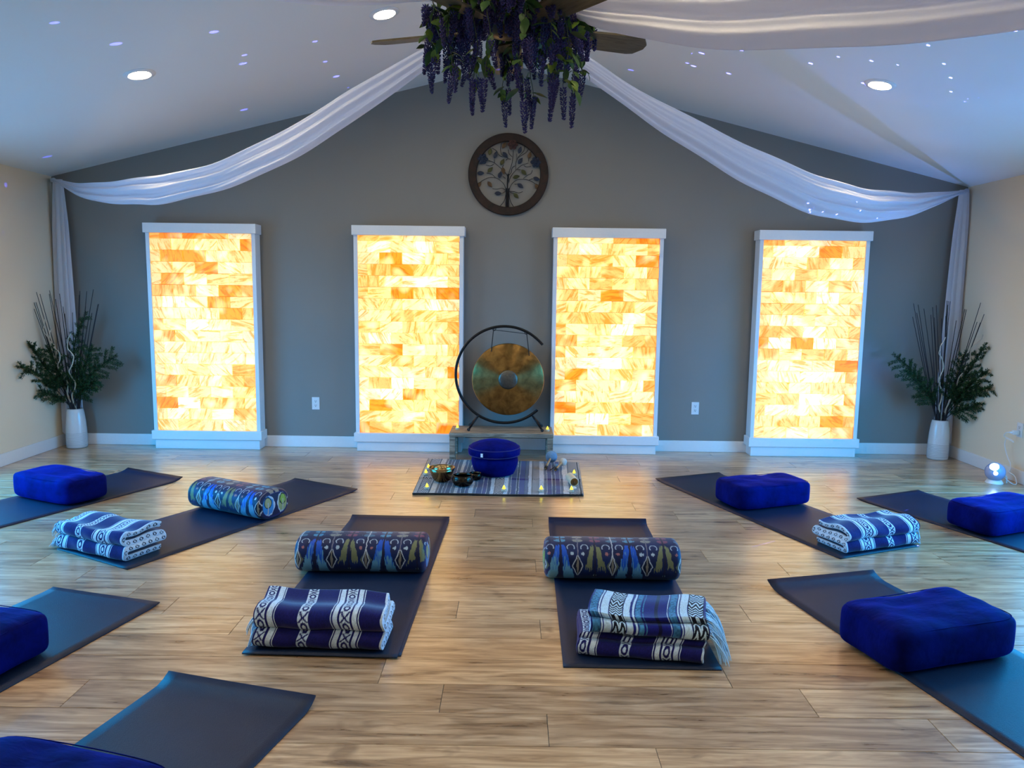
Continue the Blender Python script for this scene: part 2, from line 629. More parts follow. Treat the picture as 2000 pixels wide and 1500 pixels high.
def smooth_path(pts, n):
    """Catmull-Rom through pts, resampled to n even points (numpy)"""
    P = np.array(pts, float)
    if len(P) == 2:
        return P[0] + (P[1] - P[0]) * np.linspace(0, 1, n)[:, None]
    Q = np.vstack([2 * P[0] - P[1], P, 2 * P[-1] - P[-2]])
    out = []
    for i in range(1, len(Q) - 2):
        t = np.linspace(0, 1, 24, endpoint=False)[:, None]
        p0, p1, p2, p3 = Q[i - 1], Q[i], Q[i + 1], Q[i + 2]
        out.append(0.5 * (2 * p1 + (p2 - p0) * t + (2 * p0 - 5 * p1 + 4 * p2 - p3) * t ** 2 + (3 * p1 - p0 - 3 * p2 + p3) * t ** 3))
    out.append(P[-1:])
    O = np.vstack(out)
    s = np.r_[0, np.cumsum(np.linalg.norm(np.diff(O, axis=0), axis=1))]
    q = np.linspace(0, s[-1], n)
    return np.stack([np.interp(q, s, O[:, k]) for k in range(P.shape[1])], 1)


def vnoise(x, y, seed=0):
    xi, yi = np.floor(x).astype(int), np.floor(y).astype(int)
    fx, fy = x - xi, y - yi
    fx, fy = fx * fx * (3 - 2 * fx), fy * fy * (3 - 2 * fy)

    def h(a, b):
        n = np.sin(a * 127.1 + b * 311.7 + seed * 74.7) * 43758.5453
        return n - np.floor(n)
    return (h(xi, yi) * (1 - fx) + h(xi + 1, yi) * fx) * (1 - fy) + (h(xi, yi + 1) * (1 - fx) + h(xi + 1, yi + 1) * fx) * fy


def R(d):
    return math.radians(d)


# ================================================================== THE ROOM
T = 0.12
# --- floor: slab with the planks that the photograph shows
PW, PL = 0.1925, 1.34
fl = MB().box((XL - T, YF - T, -0.12), (XR + T, YB + T, -0.004)).build('floor', M['slab'])
struct(fl, 'brown grey wood plank floor with blue and amber reflections', 'floor')
stag = (0.13, 1.09, 0.84, 0.478)
plank_meshes = {}
nrow = int(math.ceil((YB - 2.3138) / PW))
for r in range(-3, nrow):
    y0 = 2.3138 + r * PW
    y1 = min(y0 + PW, YB)
    off = stag[r % 4]
    k0 = math.floor((XL - off) / PL)
    x = off + k0 * PL
    while x < XR:
        a, b = max(x, XL), min(x + PL, XR)
        if b - a > 0.02:
            key = (round(b - a, 3), round(y1 - y0, 3))
            if key not in plank_meshes:
                hx, hy = key[0] / 2 - 0.0009, key[1] / 2 - 0.0009
                mb = MB().box((-hx, -hy, -0.004), (hx, hy, 0.0), bev=0.0008)
                me = bpy.data.meshes.new('plank')
                me.from_pydata(mb.v, [], mb.f)
                me.materials.append(M['plank'])
                plank_meshes[key] = me
            make('plank', plank_meshes[key], None, fl, ((a + b) / 2, (y0 + y1) / 2, 0))
        x += PL
# rows behind the camera: one joined run of boards
mb = MB()
y = 2.3138 - 3 * PW
r = -4
while y > YF:
    y2 = max(y - PW, YF)
    x = stag[r % 4] + math.floor((XL - stag[r % 4]) / PL) * PL
    while x < XR:
        a, b = max(x, XL), min(x + PL, XR)
        if b - a > 0.02:
            mb.box((a + 0.0009, y2 + 0.0009, -0.004), (b - 0.0009, y - 0.0009, 0.0))
        x += PL
    y = y2
    r -= 1
tag(mb.build('plank_rows', M['plank'], fl), kind='stuff')

# --- walls
gable = [(XL - T, -0.1), (XR + T, -0.1), (XR + T, HW - 0.005), (XM, ZR + 0.01), (XL - T, HW - 0.005)]
struct(MB().prism(gable, YB, YB + T).build('wall_back', M['wall_shade']), 'grey gable end wall behind the glowing salt panels', 'wall')
struct(MB().prism(gable, YF - T, YF).build('wall_front', M['wall']), 'greige gable wall on the near side of the room', 'wall')


def side_wall(name, x0, x1, win, label):
    y0, y1, z0, z1 = win
    mb = MB()
    mb.box((x0, YF, -0.1), (x1, y0, HW)).box((x0, y1, -0.1), (x1, YB, HW))
    mb.box((x0, y0, -0.1), (x1, y1, z0)).box((x0, y0, z1), (x1, y1, HW))
    return struct(mb.build(name, M['wall']), label, 'wall')


side_wall('wall_left', XL - T, XL, WIN['left'], 'warm beige side wall beside the left vase')
side_wall('wall_right', XR, XR + T, WIN['right'], 'warm beige side wall behind the star projector')
mb = MB()
th = 0.1
e = 0.14
zl = HW - SLOPE * e
mb.prism([(XL - e, zl), (XM, ZR), (XM, ZR + th), (XL - e, zl + th)], YF - T, YB + T)
mb.prism([(XR + e, zl), (XR + e, zl + th), (XM, ZR + th), (XM, ZR)], YF - T, YB + T)
struct(mb.build('ceiling', M['ceiling']), 'white vaulted ceiling sloping up to a central ridge', 'ceiling')

# --- baseboards
bh, bt = 0.105, 0.014


def bboard(name, lo, hi, label):
    struct(MB().box(lo, hi, bev=0.003).build(name, M['trim']), label, 'baseboard')


bboard('baseboard_back', (XL, YB - bt, 0), (XR, YB, bh), 'white baseboard along the grey end wall')
for side, x0, x1 in (('left', XL, XL + bt), ('right', XR - bt, XR)):
    y0, y1, z0, z1 = WIN[side]
    bboard('baseboard_' + side, (x0, y1 + 0.02, 0), (x1, YB - bt, bh), 'white baseboard along the %s wall' % side)

# --- glazed openings in the side walls, just out of the frame
for k, side in enumerate(('left', 'right')):
    y0, y1, z0, z1 = WIN[side]
    x0, x1 = (XL - T, XL) if side == 'left' else (XR, XR + T)
    xc = (x0 + x1) / 2
    win = bpy.data.objects.new('window_%d' % (k + 1), None)
    link(win)
    win.location = (xc, (y0 + y1) / 2, z0)
    struct(win, 'tall daylit window in the %s wall' % side, 'window')
    hy, hz, f = (y1 - y0) / 2, z1 - z0, 0.05
    for nm, lo, hi in (('sill', (-.05, -hy, 0), (.05, hy, f)), ('head', (-.05, -hy, hz - f), (.05, hy, hz)), ('jamb', (-.05, -hy, f), (.05, -hy + f, hz - f)),
                       ('jamb', (-.05, hy - f, f), (.05, hy, hz - f)), ('mullion', (-.03, -.03, f), (.03, .03, hz - f))):
        MB().box(lo, hi, bev=0.004).build(nm, M['trim'], win)
    for s in (-1, 1):
        ya, yb = sorted((s * 0.03, s * (hy - f)))
        MB().box((-.004, ya, f), (.004, yb, hz - f)).build('pane', M['glass'], win)

# ================================================================== SALT PANELS
tints = [((0.97, 0.87, 0.40), 0.35), ((1.0, 0.78, 0.27), 0.26), ((0.93, 0.96, 0.62), 0.16), ((1.0, 0.58, 0.14), 0.14), ((1.0, 0.38, 0.02), 0.09)]
tw = np.array([t[1] for t in tints])
tw = tw / tw.sum()
brick_cache = {}


def brick_mesh(wd, ht):
    key = (round(wd, 3), round(ht, 3))
    lst = brick_cache.setdefault(key, [])
    if len(lst) < 3:
        n = len(lst)
        jr = random.Random(n * 77 + int(wd * 1000))
        mb = MB().box((-wd / 2 + .0014, -.012, -ht / 2 + .0014), (wd / 2 - .0014, .012, ht / 2 - .0014), bev=0.0022)
        v = []
        for (a, b, c) in mb.v:
            if b < 0:
                b += jr.uniform(-.002, .0015)
            v.append((a, b, c))
        me = bpy.data.meshes.new('brick')
        me.from_pydata(v, [], mb.f)
        me.materials.append(M['salt'])
        lst.append(me)
        return me
    return random.choice(lst)


def salt_panel(xc, label, seed):
    rr = random.Random(seed)
    t = thing('salt_brick_panel', label, 'light panel', (xc, YB - 0.016, 0), 0, 'backlit salt brick panels on the end wall')
    dz0, dz1, hw = 0.170, 1.945, 0.4525
    dep = 0.135
    MB().box((-.485, -dep + .030, .085), (.485, 0, 1.95), bev=0.002).build('box_body', M['trim'], t)
    for s in (-1, 1):
        a, b = sorted((s * hw, s * .487))
        MB().box((a, -dep, .16), (b, -dep + .030, 1.95), bev=0.002).build('side_stile', M['trim'], t)
    MB().box((-.500, -dep - .022, 1.945), (.500, 0, 2.030), bev=0.003).build('header', M['trim'], t)
    MB().box((-.502, -dep - .022, .088), (.502, 0, .170), bev=0.003).build('base_moulding', M['trim'], t)
    MB().box((-.478, -dep - .006, 0), (.478, 0, .088), bev=0.003).build('plinth', M['trim'], t)
    MB().box((-hw, -dep + .028, dz0), (hw, -dep + .0305, dz1)).build('backing', M['grout'], t)
    bw, bhh = 0.2032, 0.1016
    z = dz0
    row = seed
    while z < dz1 - 0.01:
        z2 = min(z + bhh, dz1)
        x = -hw - (0.012 if row % 2 else 0.115)
        while x < hw - 0.004:
            a, b = max(x, -hw), min(x + bw, hw)
            if b - a > 0.012:
                tint = tints[rr.choices(range(5), tw)[0]][0]
                cx, cz = (a + b) / 2, (z + z2) / 2
                edge = min((hw - abs(cx)) / 0.16, (cz - dz0) / 0.12, (dz1 - cz) / 0.12, 1.0)  # edge bricks coloured deeper and dimmer, standing in for weaker backlight
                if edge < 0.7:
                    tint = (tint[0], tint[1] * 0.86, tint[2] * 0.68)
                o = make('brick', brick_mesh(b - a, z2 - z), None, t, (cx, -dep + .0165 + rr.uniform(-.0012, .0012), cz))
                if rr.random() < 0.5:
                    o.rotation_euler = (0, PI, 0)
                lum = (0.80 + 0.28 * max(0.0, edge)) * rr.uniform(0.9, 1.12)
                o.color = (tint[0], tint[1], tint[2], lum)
            x += bw
        z = z2
        row += 1
    return t


salt_panel(-2.795, 'leftmost glowing amber salt brick panel, next to the left vase', 1)
salt_panel(-0.950, 'glowing salt brick panel just left of the gong', 2)
salt_panel(0.823, 'glowing salt brick panel just right of the gong', 3)
salt_panel(2.645, 'rightmost glowing amber salt brick panel, next to the right vase', 4)

# ================================================================== YOGA MATS
MAT_T = 0.006


def yoga_mat(cx, cy, rz, wd, ln, label, curl=0.022, z0=0.0, curl_len=0.09, group='yoga mats laid out on the floor'):
    """local +y is the far end, which lifts a little off the floor"""
    nx, ny = 14, 60
    xs = np.linspace(-wd / 2, wd / 2, nx)
    ys = np.linspace(-ln / 2, ln / 2, ny)
    X, Y = np.meshgrid(xs, ys, indexing='ij')
    d = np.clip((Y - (ln / 2 - curl_len)) / curl_len, 0, 1)
    Z = curl * d ** 2 + 0.0006 * np.sin(X * 9 + Y * 5)
    Z = np.maximum(Z, 0)
    top = np.stack([X, Y, Z + MAT_T], -1)
    bot = np.stack([X, Y, Z + 0.0003], -1)
    n = nx * ny
    idx = np.arange(n).reshape(nx, ny)
    f = np.stack([idx[:-1, :-1], idx[1:, :-1], idx[1:, 1:], idx[:-1, 1:]], -1).reshape(-1, 4)
    fs = [f, f[:, ::-1] + n]
    for e in (idx[0, :], idx[-1, ::-1], idx[::-1, 0], idx[:, -1]):
        fs.append(np.stack([e[:-1], e[1:], e[1:] + n, e[:-1] + n], -1))
    me = raw_mesh('yoga_mat', np.concatenate([top.reshape(-1, 3), bot.reshape(-1, 3)]), np.concatenate(fs), None, False)
    o = make('yoga_mat', me, M['mat'], None, (cx, cy, z0), (0, 0, R(rz)))
    return tag(o, label, 'yoga mat', group)


yoga_mat(-3.215, 4.980, -26.0, 0.62, 1.84, 'dark yoga mat at far left, under the far left block cushion')
yoga_mat(-1.850, 4.767, -28.3, 0.62, 1.84, 'dark slanting yoga mat on the left with bolster and tasselled blanket', 0.010)
yoga_mat(-0.745, 3.815, -1.6, 0.63, 1.85, 'upper dark yoga mat left of centre, under bolster and blanket', 0.016, MAT_T + 0.0005)
yoga_mat(-0.733, 3.835, -1.2, 0.615, 1.84, 'second dark yoga mat lying beneath the centre left mat', 0.0)
yoga_mat(0.533, 3.776, -0.7, 0.625, 1.888, 'dark yoga mat right of centre holding the striped fringed blanket', 0.030, 0, 0.06)
yoga_mat(1.769, 5.101, 22.3, 0.61, 1.888, 'dark slanting yoga mat on the right, with cushion and folded blanket', 0.010)
yoga_mat(3.160, 4.625, 23.5, 0.63, 1.88, 'dark yoga mat at far right, nearest to the star projector', 0.008)
yoga_mat(1.838, 2.873, 14.3, 0.63, 1.88, 'blue-lit yoga mat at the front right under a large cushion', 0.030, 0, 0.10)
yoga_mat(-2.190, 2.560, -15.2, 0.62, 1.88, 'blue-lit yoga mat at the left edge, cut by the frame', 0.006)
yoga_mat(-1.236, 1.720, -14.9, 0.62, 1.88, 'blue-lit yoga mat at the bottom left, nearest to the camera', 0.028, 0, 0.08)


# ================================================================== BLOCK CUSHIONS
def cushion(cx, cy, rz, L, W, H, label, seed):
    t = thing('block_cushion', label, 'cushion', (cx, cy, MAT_T + 0.001), R(rz), 'rectangular navy velvet cushions')
    n = 26
    g = np.linspace(-1, 1, n)
    vs, fs, base = [], [], 0
    for ax in range(3):
        for sg in (-1, 1):
            A, B = np.meshgrid(g, g, indexing='ij')
            P = np.zeros((n, n, 3))
            P[..., ax] = sg
            P[..., (ax + 1) % 3] = A * sg
            P[..., (ax + 2) % 3] = B
            idx = np.arange(n * n).reshape(n, n) + base
            fs.append(np.stack([idx[:-1, :-1], idx[1:, :-1], idx[1:, 1:], idx[:-1, 1:]], -1).reshape(-1, 4))
            vs.append(P.reshape(-1, 3))
            base += n * n
    V = np.concatenate(vs)
    p = 7.5
    V = V / (np.sum(np.abs(V) ** p, 1) ** (1 / p))[:, None]
    bul = 1 + 0.10 * (1 - V[:, 1] ** 2) * (1 - V[:, 0] ** 2) * np.clip(V[:, 2], 0, 1)
    Z = V[:, 2] * bul
    nz = vnoise(V[:, 0] * 3 + seed, V[:, 1] * 3, seed) - 0.5
    dip = -0.13 * np.exp(-((V[:, 0] - 0.15 * math.sin(seed)) / 0.5) ** 2) * np.clip(V[:, 2], 0, 1)
    X = V[:, 0] * (1 + 0.015 * np.sin(V[:, 1] * 3 + seed))
    Y = V[:, 1] * (1 + 0.035 * np.cos(V[:, 0] * 2.4 + seed) + 0.03 * (1 - V[:, 2] ** 2))
    O = np.stack([X * L / 2, Y * W / 2, H / 2 + (Z + dip + 0.16 * nz * np.clip(V[:, 2], 0, 1)) * H / 2], 1)
    O[:, 2] = np.maximum(O[:, 2], 0.0)
    # weld the seams between the six sides
    key = np.round(V * 400).astype(int)
    _, first, inv = np.unique(key, axis=0, return_index=True, return_inverse=True)
    F = inv.ravel()[np.concatenate(fs)]
    me = raw_mesh('cover', O[first], F)
    make('cover', me, M['velvet'], t)
    # sewn piping round the top and bottom edge
    for zz in (0.84, -0.80):
        pts = []
        for k in range(96):
            a = 2 * PI * k / 96
            c, s_ = math.cos(a), math.sin(a)
            q = 1.0 / (abs(c) ** 7.5 + abs(s_) ** 7.5) ** (1 / 7.5)
            ux, uy = c * q, s_ * q
            kk = (1 - abs(zz) ** 7.5) ** (1 / 7.5) * 0.990
            pts.append((ux * kk * (1 + 0.015 * math.sin(uy * 3 + seed)) * L / 2,
                        uy * kk * (1 + 0.035 * math.cos(ux * 2.4 + seed) + 0.03 * (1 - zz * zz)) * W / 2, H / 2 + zz * H / 2))
        MB().tube(pts, 0.0019, 6, closed=True).build('piping', M['velvet'], t, True)
    return t


cushion(-3.165, 5.165, -26, 0.62, 0.33, 0.175, 'navy velvet block cushion at the far left, below the left vase', 1)
cushion(1.770, 5.240, 19, 0.61, 0.33, 0.172, 'navy velvet block cushion on the slanting mat in front of the rightmost panel', 2)
cushion(3.140, 4.745, 22, 0.62, 0.33, 0.175, 'navy velvet block cushion at the right edge below the star projector', 3)
cushion(1.735, 3.030, 18, 0.63, 0.35, 0.185, 'large bright blue block cushion at the front right, nearest one', 4)
cushion(-2.185, 2.835, -14.5, 0.62, 0.31, 0.175, 'dark navy block cushion cut off by the left edge', 5)
cushion(-1.235, 1.850, -15, 0.62, 0.33, 0.180, 'navy block cushion cut off by the bottom left corner', 6)


# ================================================================== PRINTED BOLSTERS
def ikat(x, v, seed):
    """x metres along the bolster, v 0 at the crown .. 1 at the floor"""
    Pd = 0.350
    n1 = vnoise(x * 260, v * 9, seed) - 0.5
    n2 = vnoise(x * 60, v * 22, seed + 3) - 0.5
    xx = x + 0.004 * n2
    ph = np.mod(xx, Pd)
    C = np.empty(x.shape + (3,))
    C[:] = (0.006, 0.010, 0.042)
    C[...] = C + (vnoise(x * 30, v * 6, seed + 9)[..., None] ** 2) * np.array((0.004, 0.012, 0.05))

    def put(mask, col):
        C[mask] = col

    def dist(c):
        d = np.abs(ph - c)
        return np.minimum(d, Pd - d)
    # crown: broad teal and plum lenses
    for c, col in ((0.25, (0.06, 0.22, 0.34)), (0.75, (0.16, 0.05, 0.09)), (0.0, (0.05, 0.13, 0.20)), (0.5, (0.20, 0.20, 0.17))):
        d = dist(c * Pd)
        put((d < 0.036 * np.sqrt(np.clip(1 - ((v - 0.055) / 0.055) ** 2, 0, 1)) * (0.8 + n1 * 0.5)), col)
    # flame leaves
    d = dist(0.25 * Pd)
    c = 0.013 + 0.046 * np.clip(v - 0.2, 0, 1)
    wd = 0.010 + 0.022 * np.clip(v - 0.15, 0, 1)
    leaf = (np.abs(d - c) < wd * (1 + 0.5 * n1)) & (v > 0.20 + 0.10 * n1) & (v < 1.0 + 0.12 * n1)
    mixv = np.clip((v - 0.48 + 0.5 * n1) / 0.12, 0, 1)[..., None]
    blue = np.array((0.008, 0.075, 0.40)) * (1 - mixv) + np.array((0.10, 0.27, 0.38)) * mixv
    C[leaf] = blue[leaf]
    d = dist(0.75 * Pd)
    leaf = (np.abs(d - c) < wd * 0.8 * (1 + 0.6 * n1)) & (v > 0.20 + 0.10 * n1) & (v < 0.66 + 0.2 * n1)
    put(leaf, (0.16, 0.165, 0.075))
    # eyes on stems
    for k, cc in enumerate((0.0, 0.5)):
        d = dist(cc * Pd)
        hh = np.clip(1 - np.abs(v - 0.60) / 0.24, 0, 1)
        e = 0.031 * hh ** 1.2
        put((d < e) & (hh > 0), (0.10, 0.115, 0.075) if k == 0 else (0.02, 0.03, 0.06))
        put((d < e * 0.62) & (hh > 0.1), (0.005, 0.006, 0.02))
        put((np.abs(d - e * (0.55 if k == 0 else 0.85)) < 0.0024) & (hh > 0.12), (0.42, 0.45, 0.46))
        put((d < e * 0.22) & (hh > 0.3), (0.20, 0.17, 0.12))
        put((d < 0.0026) & (v < 0.40), (0.40, 0.43, 0.45) if k == 0 else (0.14, 0.13, 0.16))
        # curls and dots
        dd = np.abs(d - 0.034)
        rr = np.sqrt(dd ** 2 + ((v - 0.24) * 0.30) ** 2)
        put((rr < 0.021) & (rr > 0.016) & (v < 0.27), (0.30, 0.36, 0.42))
        rr = np.sqrt((d - 0.028) ** 2 + ((v - 0.36) * 0.30) ** 2)
        put(rr < 0.0085 * (1 + n1), (0.36, 0.44, 0.48) if k else (0.30, 0.12, 0.12))
    d = dist(0.75 * Pd)
    put((d < 0.007 * (1 - np.abs(v - 0.8) / 0.09)), (0.25, 0.36, 0.30))
    for c0 in (0.25, 0.75):
        put(dist(c0 * Pd) < 0.0045, (0.012, 0.010, 0.030))
    return C


def bolster(cx, cy, rz, L, W, H, label, phase, seed):
    t = thing('yoga_bolster', label, 'bolster', (cx, cy, MAT_T + 0.001), R(rz), 'printed cotton bolsters')
    nu, nv = 420, 220
    u = np.linspace(0, 1, nu)
    a = np.linspace(0, 2 * PI, nv, endpoint=False)
    U, A = np.meshgrid(u, a, indexing='ij')
    pe = 2.5
    ca, sa = np.cos(A), np.sin(A)
    q = 1.0 / (np.abs(ca) ** pe + np.abs(sa) ** pe) ** (1 / pe)
    ed = np.minimum(U, 1 - U) * L
    rad = 0.030
    k = 1 - (0.032 / (W / 2)) * (1 - np.sqrt(np.clip(1 - (1 - np.clip(ed / rad, 0, 1)) ** 2, 0, 1)))
    X = (U - 0.5) * L
    wob = 1 + 0.012 * np.sin(X * 14 + seed) * np.cos(A * 2 + seed)
    Y = ca * q * W / 2 * k * wob
    Z = H / 2 + sa * q * H / 2 * k * wob
    Z = np.maximum(Z, 0.0005)
    v = np.mod(0.25 - A / (2 * PI), 1.0)
    v = np.where(v > 0.5, 1 - v, v) * 2
    v = v * 1.22 - 0.02
    C = ikat(X + phase + 4.0, v, seed)
    make('cover', grid_mesh('cover', np.stack([X, Y, Z], -1), C, False, True), M['bolster'], t)
    # end discs with the print running over them
    for s in (-1, 1):
        nr = 40
        rr = np.linspace(0.0, 1.0, nr)
        Rr, A2 = np.meshgrid(rr, a, indexing='ij')
        c2, s2 = np.cos(A2), np.sin(A2)
        q2 = 1.0 / (np.abs(c2) ** pe + np.abs(s2) ** pe) ** (1 / pe)
        k0 = 1 - 0.032 / (W / 2)
        Yc, Zc = c2 * q2 * W / 2 * k0 * Rr, H / 2 + s2 * q2 * H / 2 * k0 * Rr
        Xc = np.full_like(Yc, s * L / 2) + s * 0.010 * (1 - Rr ** 2)
        C2 = np.empty(Yc.shape + (3,))
        C2[:] = (0.006, 0.012, 0.05)
        nn = vnoise(Yc * 90, Zc * 30, seed + 5) - 0.5
        for sg, big, inner in ((-1, (0.03, 0.20, 0.46), (0.30, 0.30, 0.14)), (1, (0.28, 0.30, 0.12), (0.22, 0.36, 0.06))):
            y_ = Yc * s - sg * W * 0.235
            z_ = Zc - H * 0.52
            e = np.sqrt((y_ / (W * 0.19)) ** 2 + (z_ / (H * 0.36)) ** 2) + nn * 0.25
            C2[e < 1.0] = big
            C2[(e > 0.9) & (e < 1.03)] = (0.40, 0.47, 0.55)
            e2 = np.sqrt((y_ / (W * 0.10)) ** 2 + ((z_ - H * 0.10) / (H * 0.17)) ** 2) + nn * 0.2
            C2[e2 < 1.15] = (0.006, 0.008, 0.02)
            C2[e2 < 0.95] = inner
            C2[(np.abs(y_) < 0.004) & (z_ < 0.02)] = (0.36, 0.36, 0.34)
        make('end_disc', grid_mesh('end_disc', np.stack([Xc, Yc, Zc], -1), C2, False, True), M['bolster'], t)
    ring = []
    for s in (-1, 1):
        pts = []
        for j in range(64):
            aa = 2 * PI * j / 64
            c_, s_ = math.cos(aa), math.sin(aa)
            qq = 1.0 / (abs(c_) ** pe + abs(s_) ** pe) ** (1 / pe)
            k0 = 1 - 0.030 / (W / 2)
            pts.append((s * (L / 2 - 0.001), c_ * qq * W / 2 * k0, H / 2 + s_ * qq * H / 2 * k0))
        MB().tube(pts, 0.0022, 5, closed=True).build('piping', M['piping'], t, True)
    return t


bolster(-1.815, 4.865, -27, 0.66, 0.27, 0.188, 'printed bolster on the slanting left mat, round end facing the camera', 0.06, 2)
bolster(-0.782, 3.860, 0.3, 0.675, 0.250, 0.190, 'printed ikat bolster left of centre, lying across the double mat', 0.166, 3)
bolster(0.515, 3.805, -0.6, 0.690, 0.250, 0.194, 'printed ikat bolster right of centre, behind the striped blanket', 0.205, 4)


# ================================================================== FOLDED BLANKETS
def motif_xo(a, tt):
    """band coordinate a in -1..1, tt in periods -> True where dark"""
    p = np.mod(tt, 1.0) - 0.5
    r = np.sqrt((a / 0.62) ** 2 + (p / 0.30) ** 2)
    ring = (r < 1.0) & (r > 0.50)
    pp = np.mod(tt + 0.5, 1.0) - 0.5
    cross = np.abs(np.abs(a) - np.abs(pp) * 3.4) < 0.20
    cross &= np.abs(pp) < 0.22
    return ring | cross | (np.abs(a) > 0.90)


NAVY = np.array((0.0045, 0.0045, 0.085))
PALE = np.array((0.50, 0.62, 0.74))


def falsa_navy(x, s, L, seed):
    """x metres from the fringe end, s metres along the folded length"""
    u = x / L + 0.006 * (vnoise(x * 6, s * 9, seed) - 0.5)
    n = vnoise(x * 420, s * 420, seed)
    C = NAVY * (0.7 + 0.8 * n[..., None])
    pale = PALE * (0.72 + 0.5 * n[..., None])

    def band(a, b):
        return (u >= a) & (u < b)

    def mot(a, b):
        m = band(a, b)
        aa = (u - (a + b) / 2) / ((b - a) / 2)
        dk = motif_xo(aa, s / 0.050)
        C[m & ~dk] = pale[m & ~dk]
    mot(0.005, 0.085)
    for a, b in ((0.100, 0.143), (0.152, 0.158), (0.600, 0.607), (0.618, 0.656), (0.766, 0.802), (0.813, 0.820)):
        m = band(a, b)
        C[m] = pale[m]
    mot(0.335, 0.425)
    mot(0.668, 0.755)
    m = u > 0.985
    C[m] = pale[m]
    return C


def serape(x, s, L, seed):
    u = x / L + 0.006 * (vnoise(x * 6, s * 9, seed) - 0.5)
    n = vnoise(x * 420, s * 300, seed)[..., None]
    n2 = vnoise(x * 160, s * 160, seed + 4)[..., None]
    pale = np.array((0.44, 0.60, 0.72)) * (0.75 + 0.45 * n)
    denim = np.array((0.03, 0.13, 0.26)) * (0.4 + 1.5 * n2)
    navy = np.array((0.004, 0.006, 0.13)) * (0.8 + 0.5 * n)
    C = navy.copy()
    C = np.broadcast_to(C, x.shape + (3,)).copy()

    def fill(a, b, col):
        m = (u >= a) & (u < b)
        C[m] = np.broadcast_to(col, C.shape)[m]

    def mot(a, b):
        m = (u >= a) & (u < b)
        aa = (u - (a + b) / 2) / ((b - a) / 2)
        dk = (np.abs(aa) > 0.92) | (np.mod(s / 0.024 + np.abs(np.abs(aa) - 0.5) * 2.0 + 0.25 * np.sin(s * 60), 1.0) < 0.55)
        fill(a, b, pale)
        C[m & dk] = (0.004, 0.004, 0.012)
    # from the fringe end: motif, white, denim, navy, denim, white, motif, white, navy
    mot(0.0, 0.135)
    fill(0.140, 0.205, pale)
    fill(0.215, 0.228, pale)
    fill(0.240, 0.300, denim)
    fill(0.310, 0.316, pale)
    fill(0.395, 0.425, NAVY * 0.4)
    fill(0.520, 0.528, denim)
    fill(0.545, 0.590, denim)
    fill(0.600, 0.618, pale)
    fill(0.640, 0.695, pale)
    mot(0.700, 0.820)
    fill(0.825, 0.890, pale)
    fill(0.900, 0.912, pale)
    fill(0.920, 0.985, denim)
    return C


def fold_path(layers, front, back, r=0.022):
    """serpentine cross-section: list of layer heights, alternating front / back turns, starting at the back"""
    pts = []
    y = back
    for i, z in enumerate(layers):
        a, b = (back, front) if i % 2 == 0 else (front, back)
        for tq in np.linspace(0.06, 0.94, 9):
            pts.append((a + (b - a) * tq, z))
        if i < len(layers) - 1:
            z2 = layers[i + 1]
            sg = -1 if b == front else 1
            rr = (z2 - z) / 2
            for an in np.linspace(-70, 70, 7):
                pts.append((b + sg * rr * 0.75 * math.cos(R(an)), (z + z2) / 2 + rr * math.sin(R(an))))
    return pts


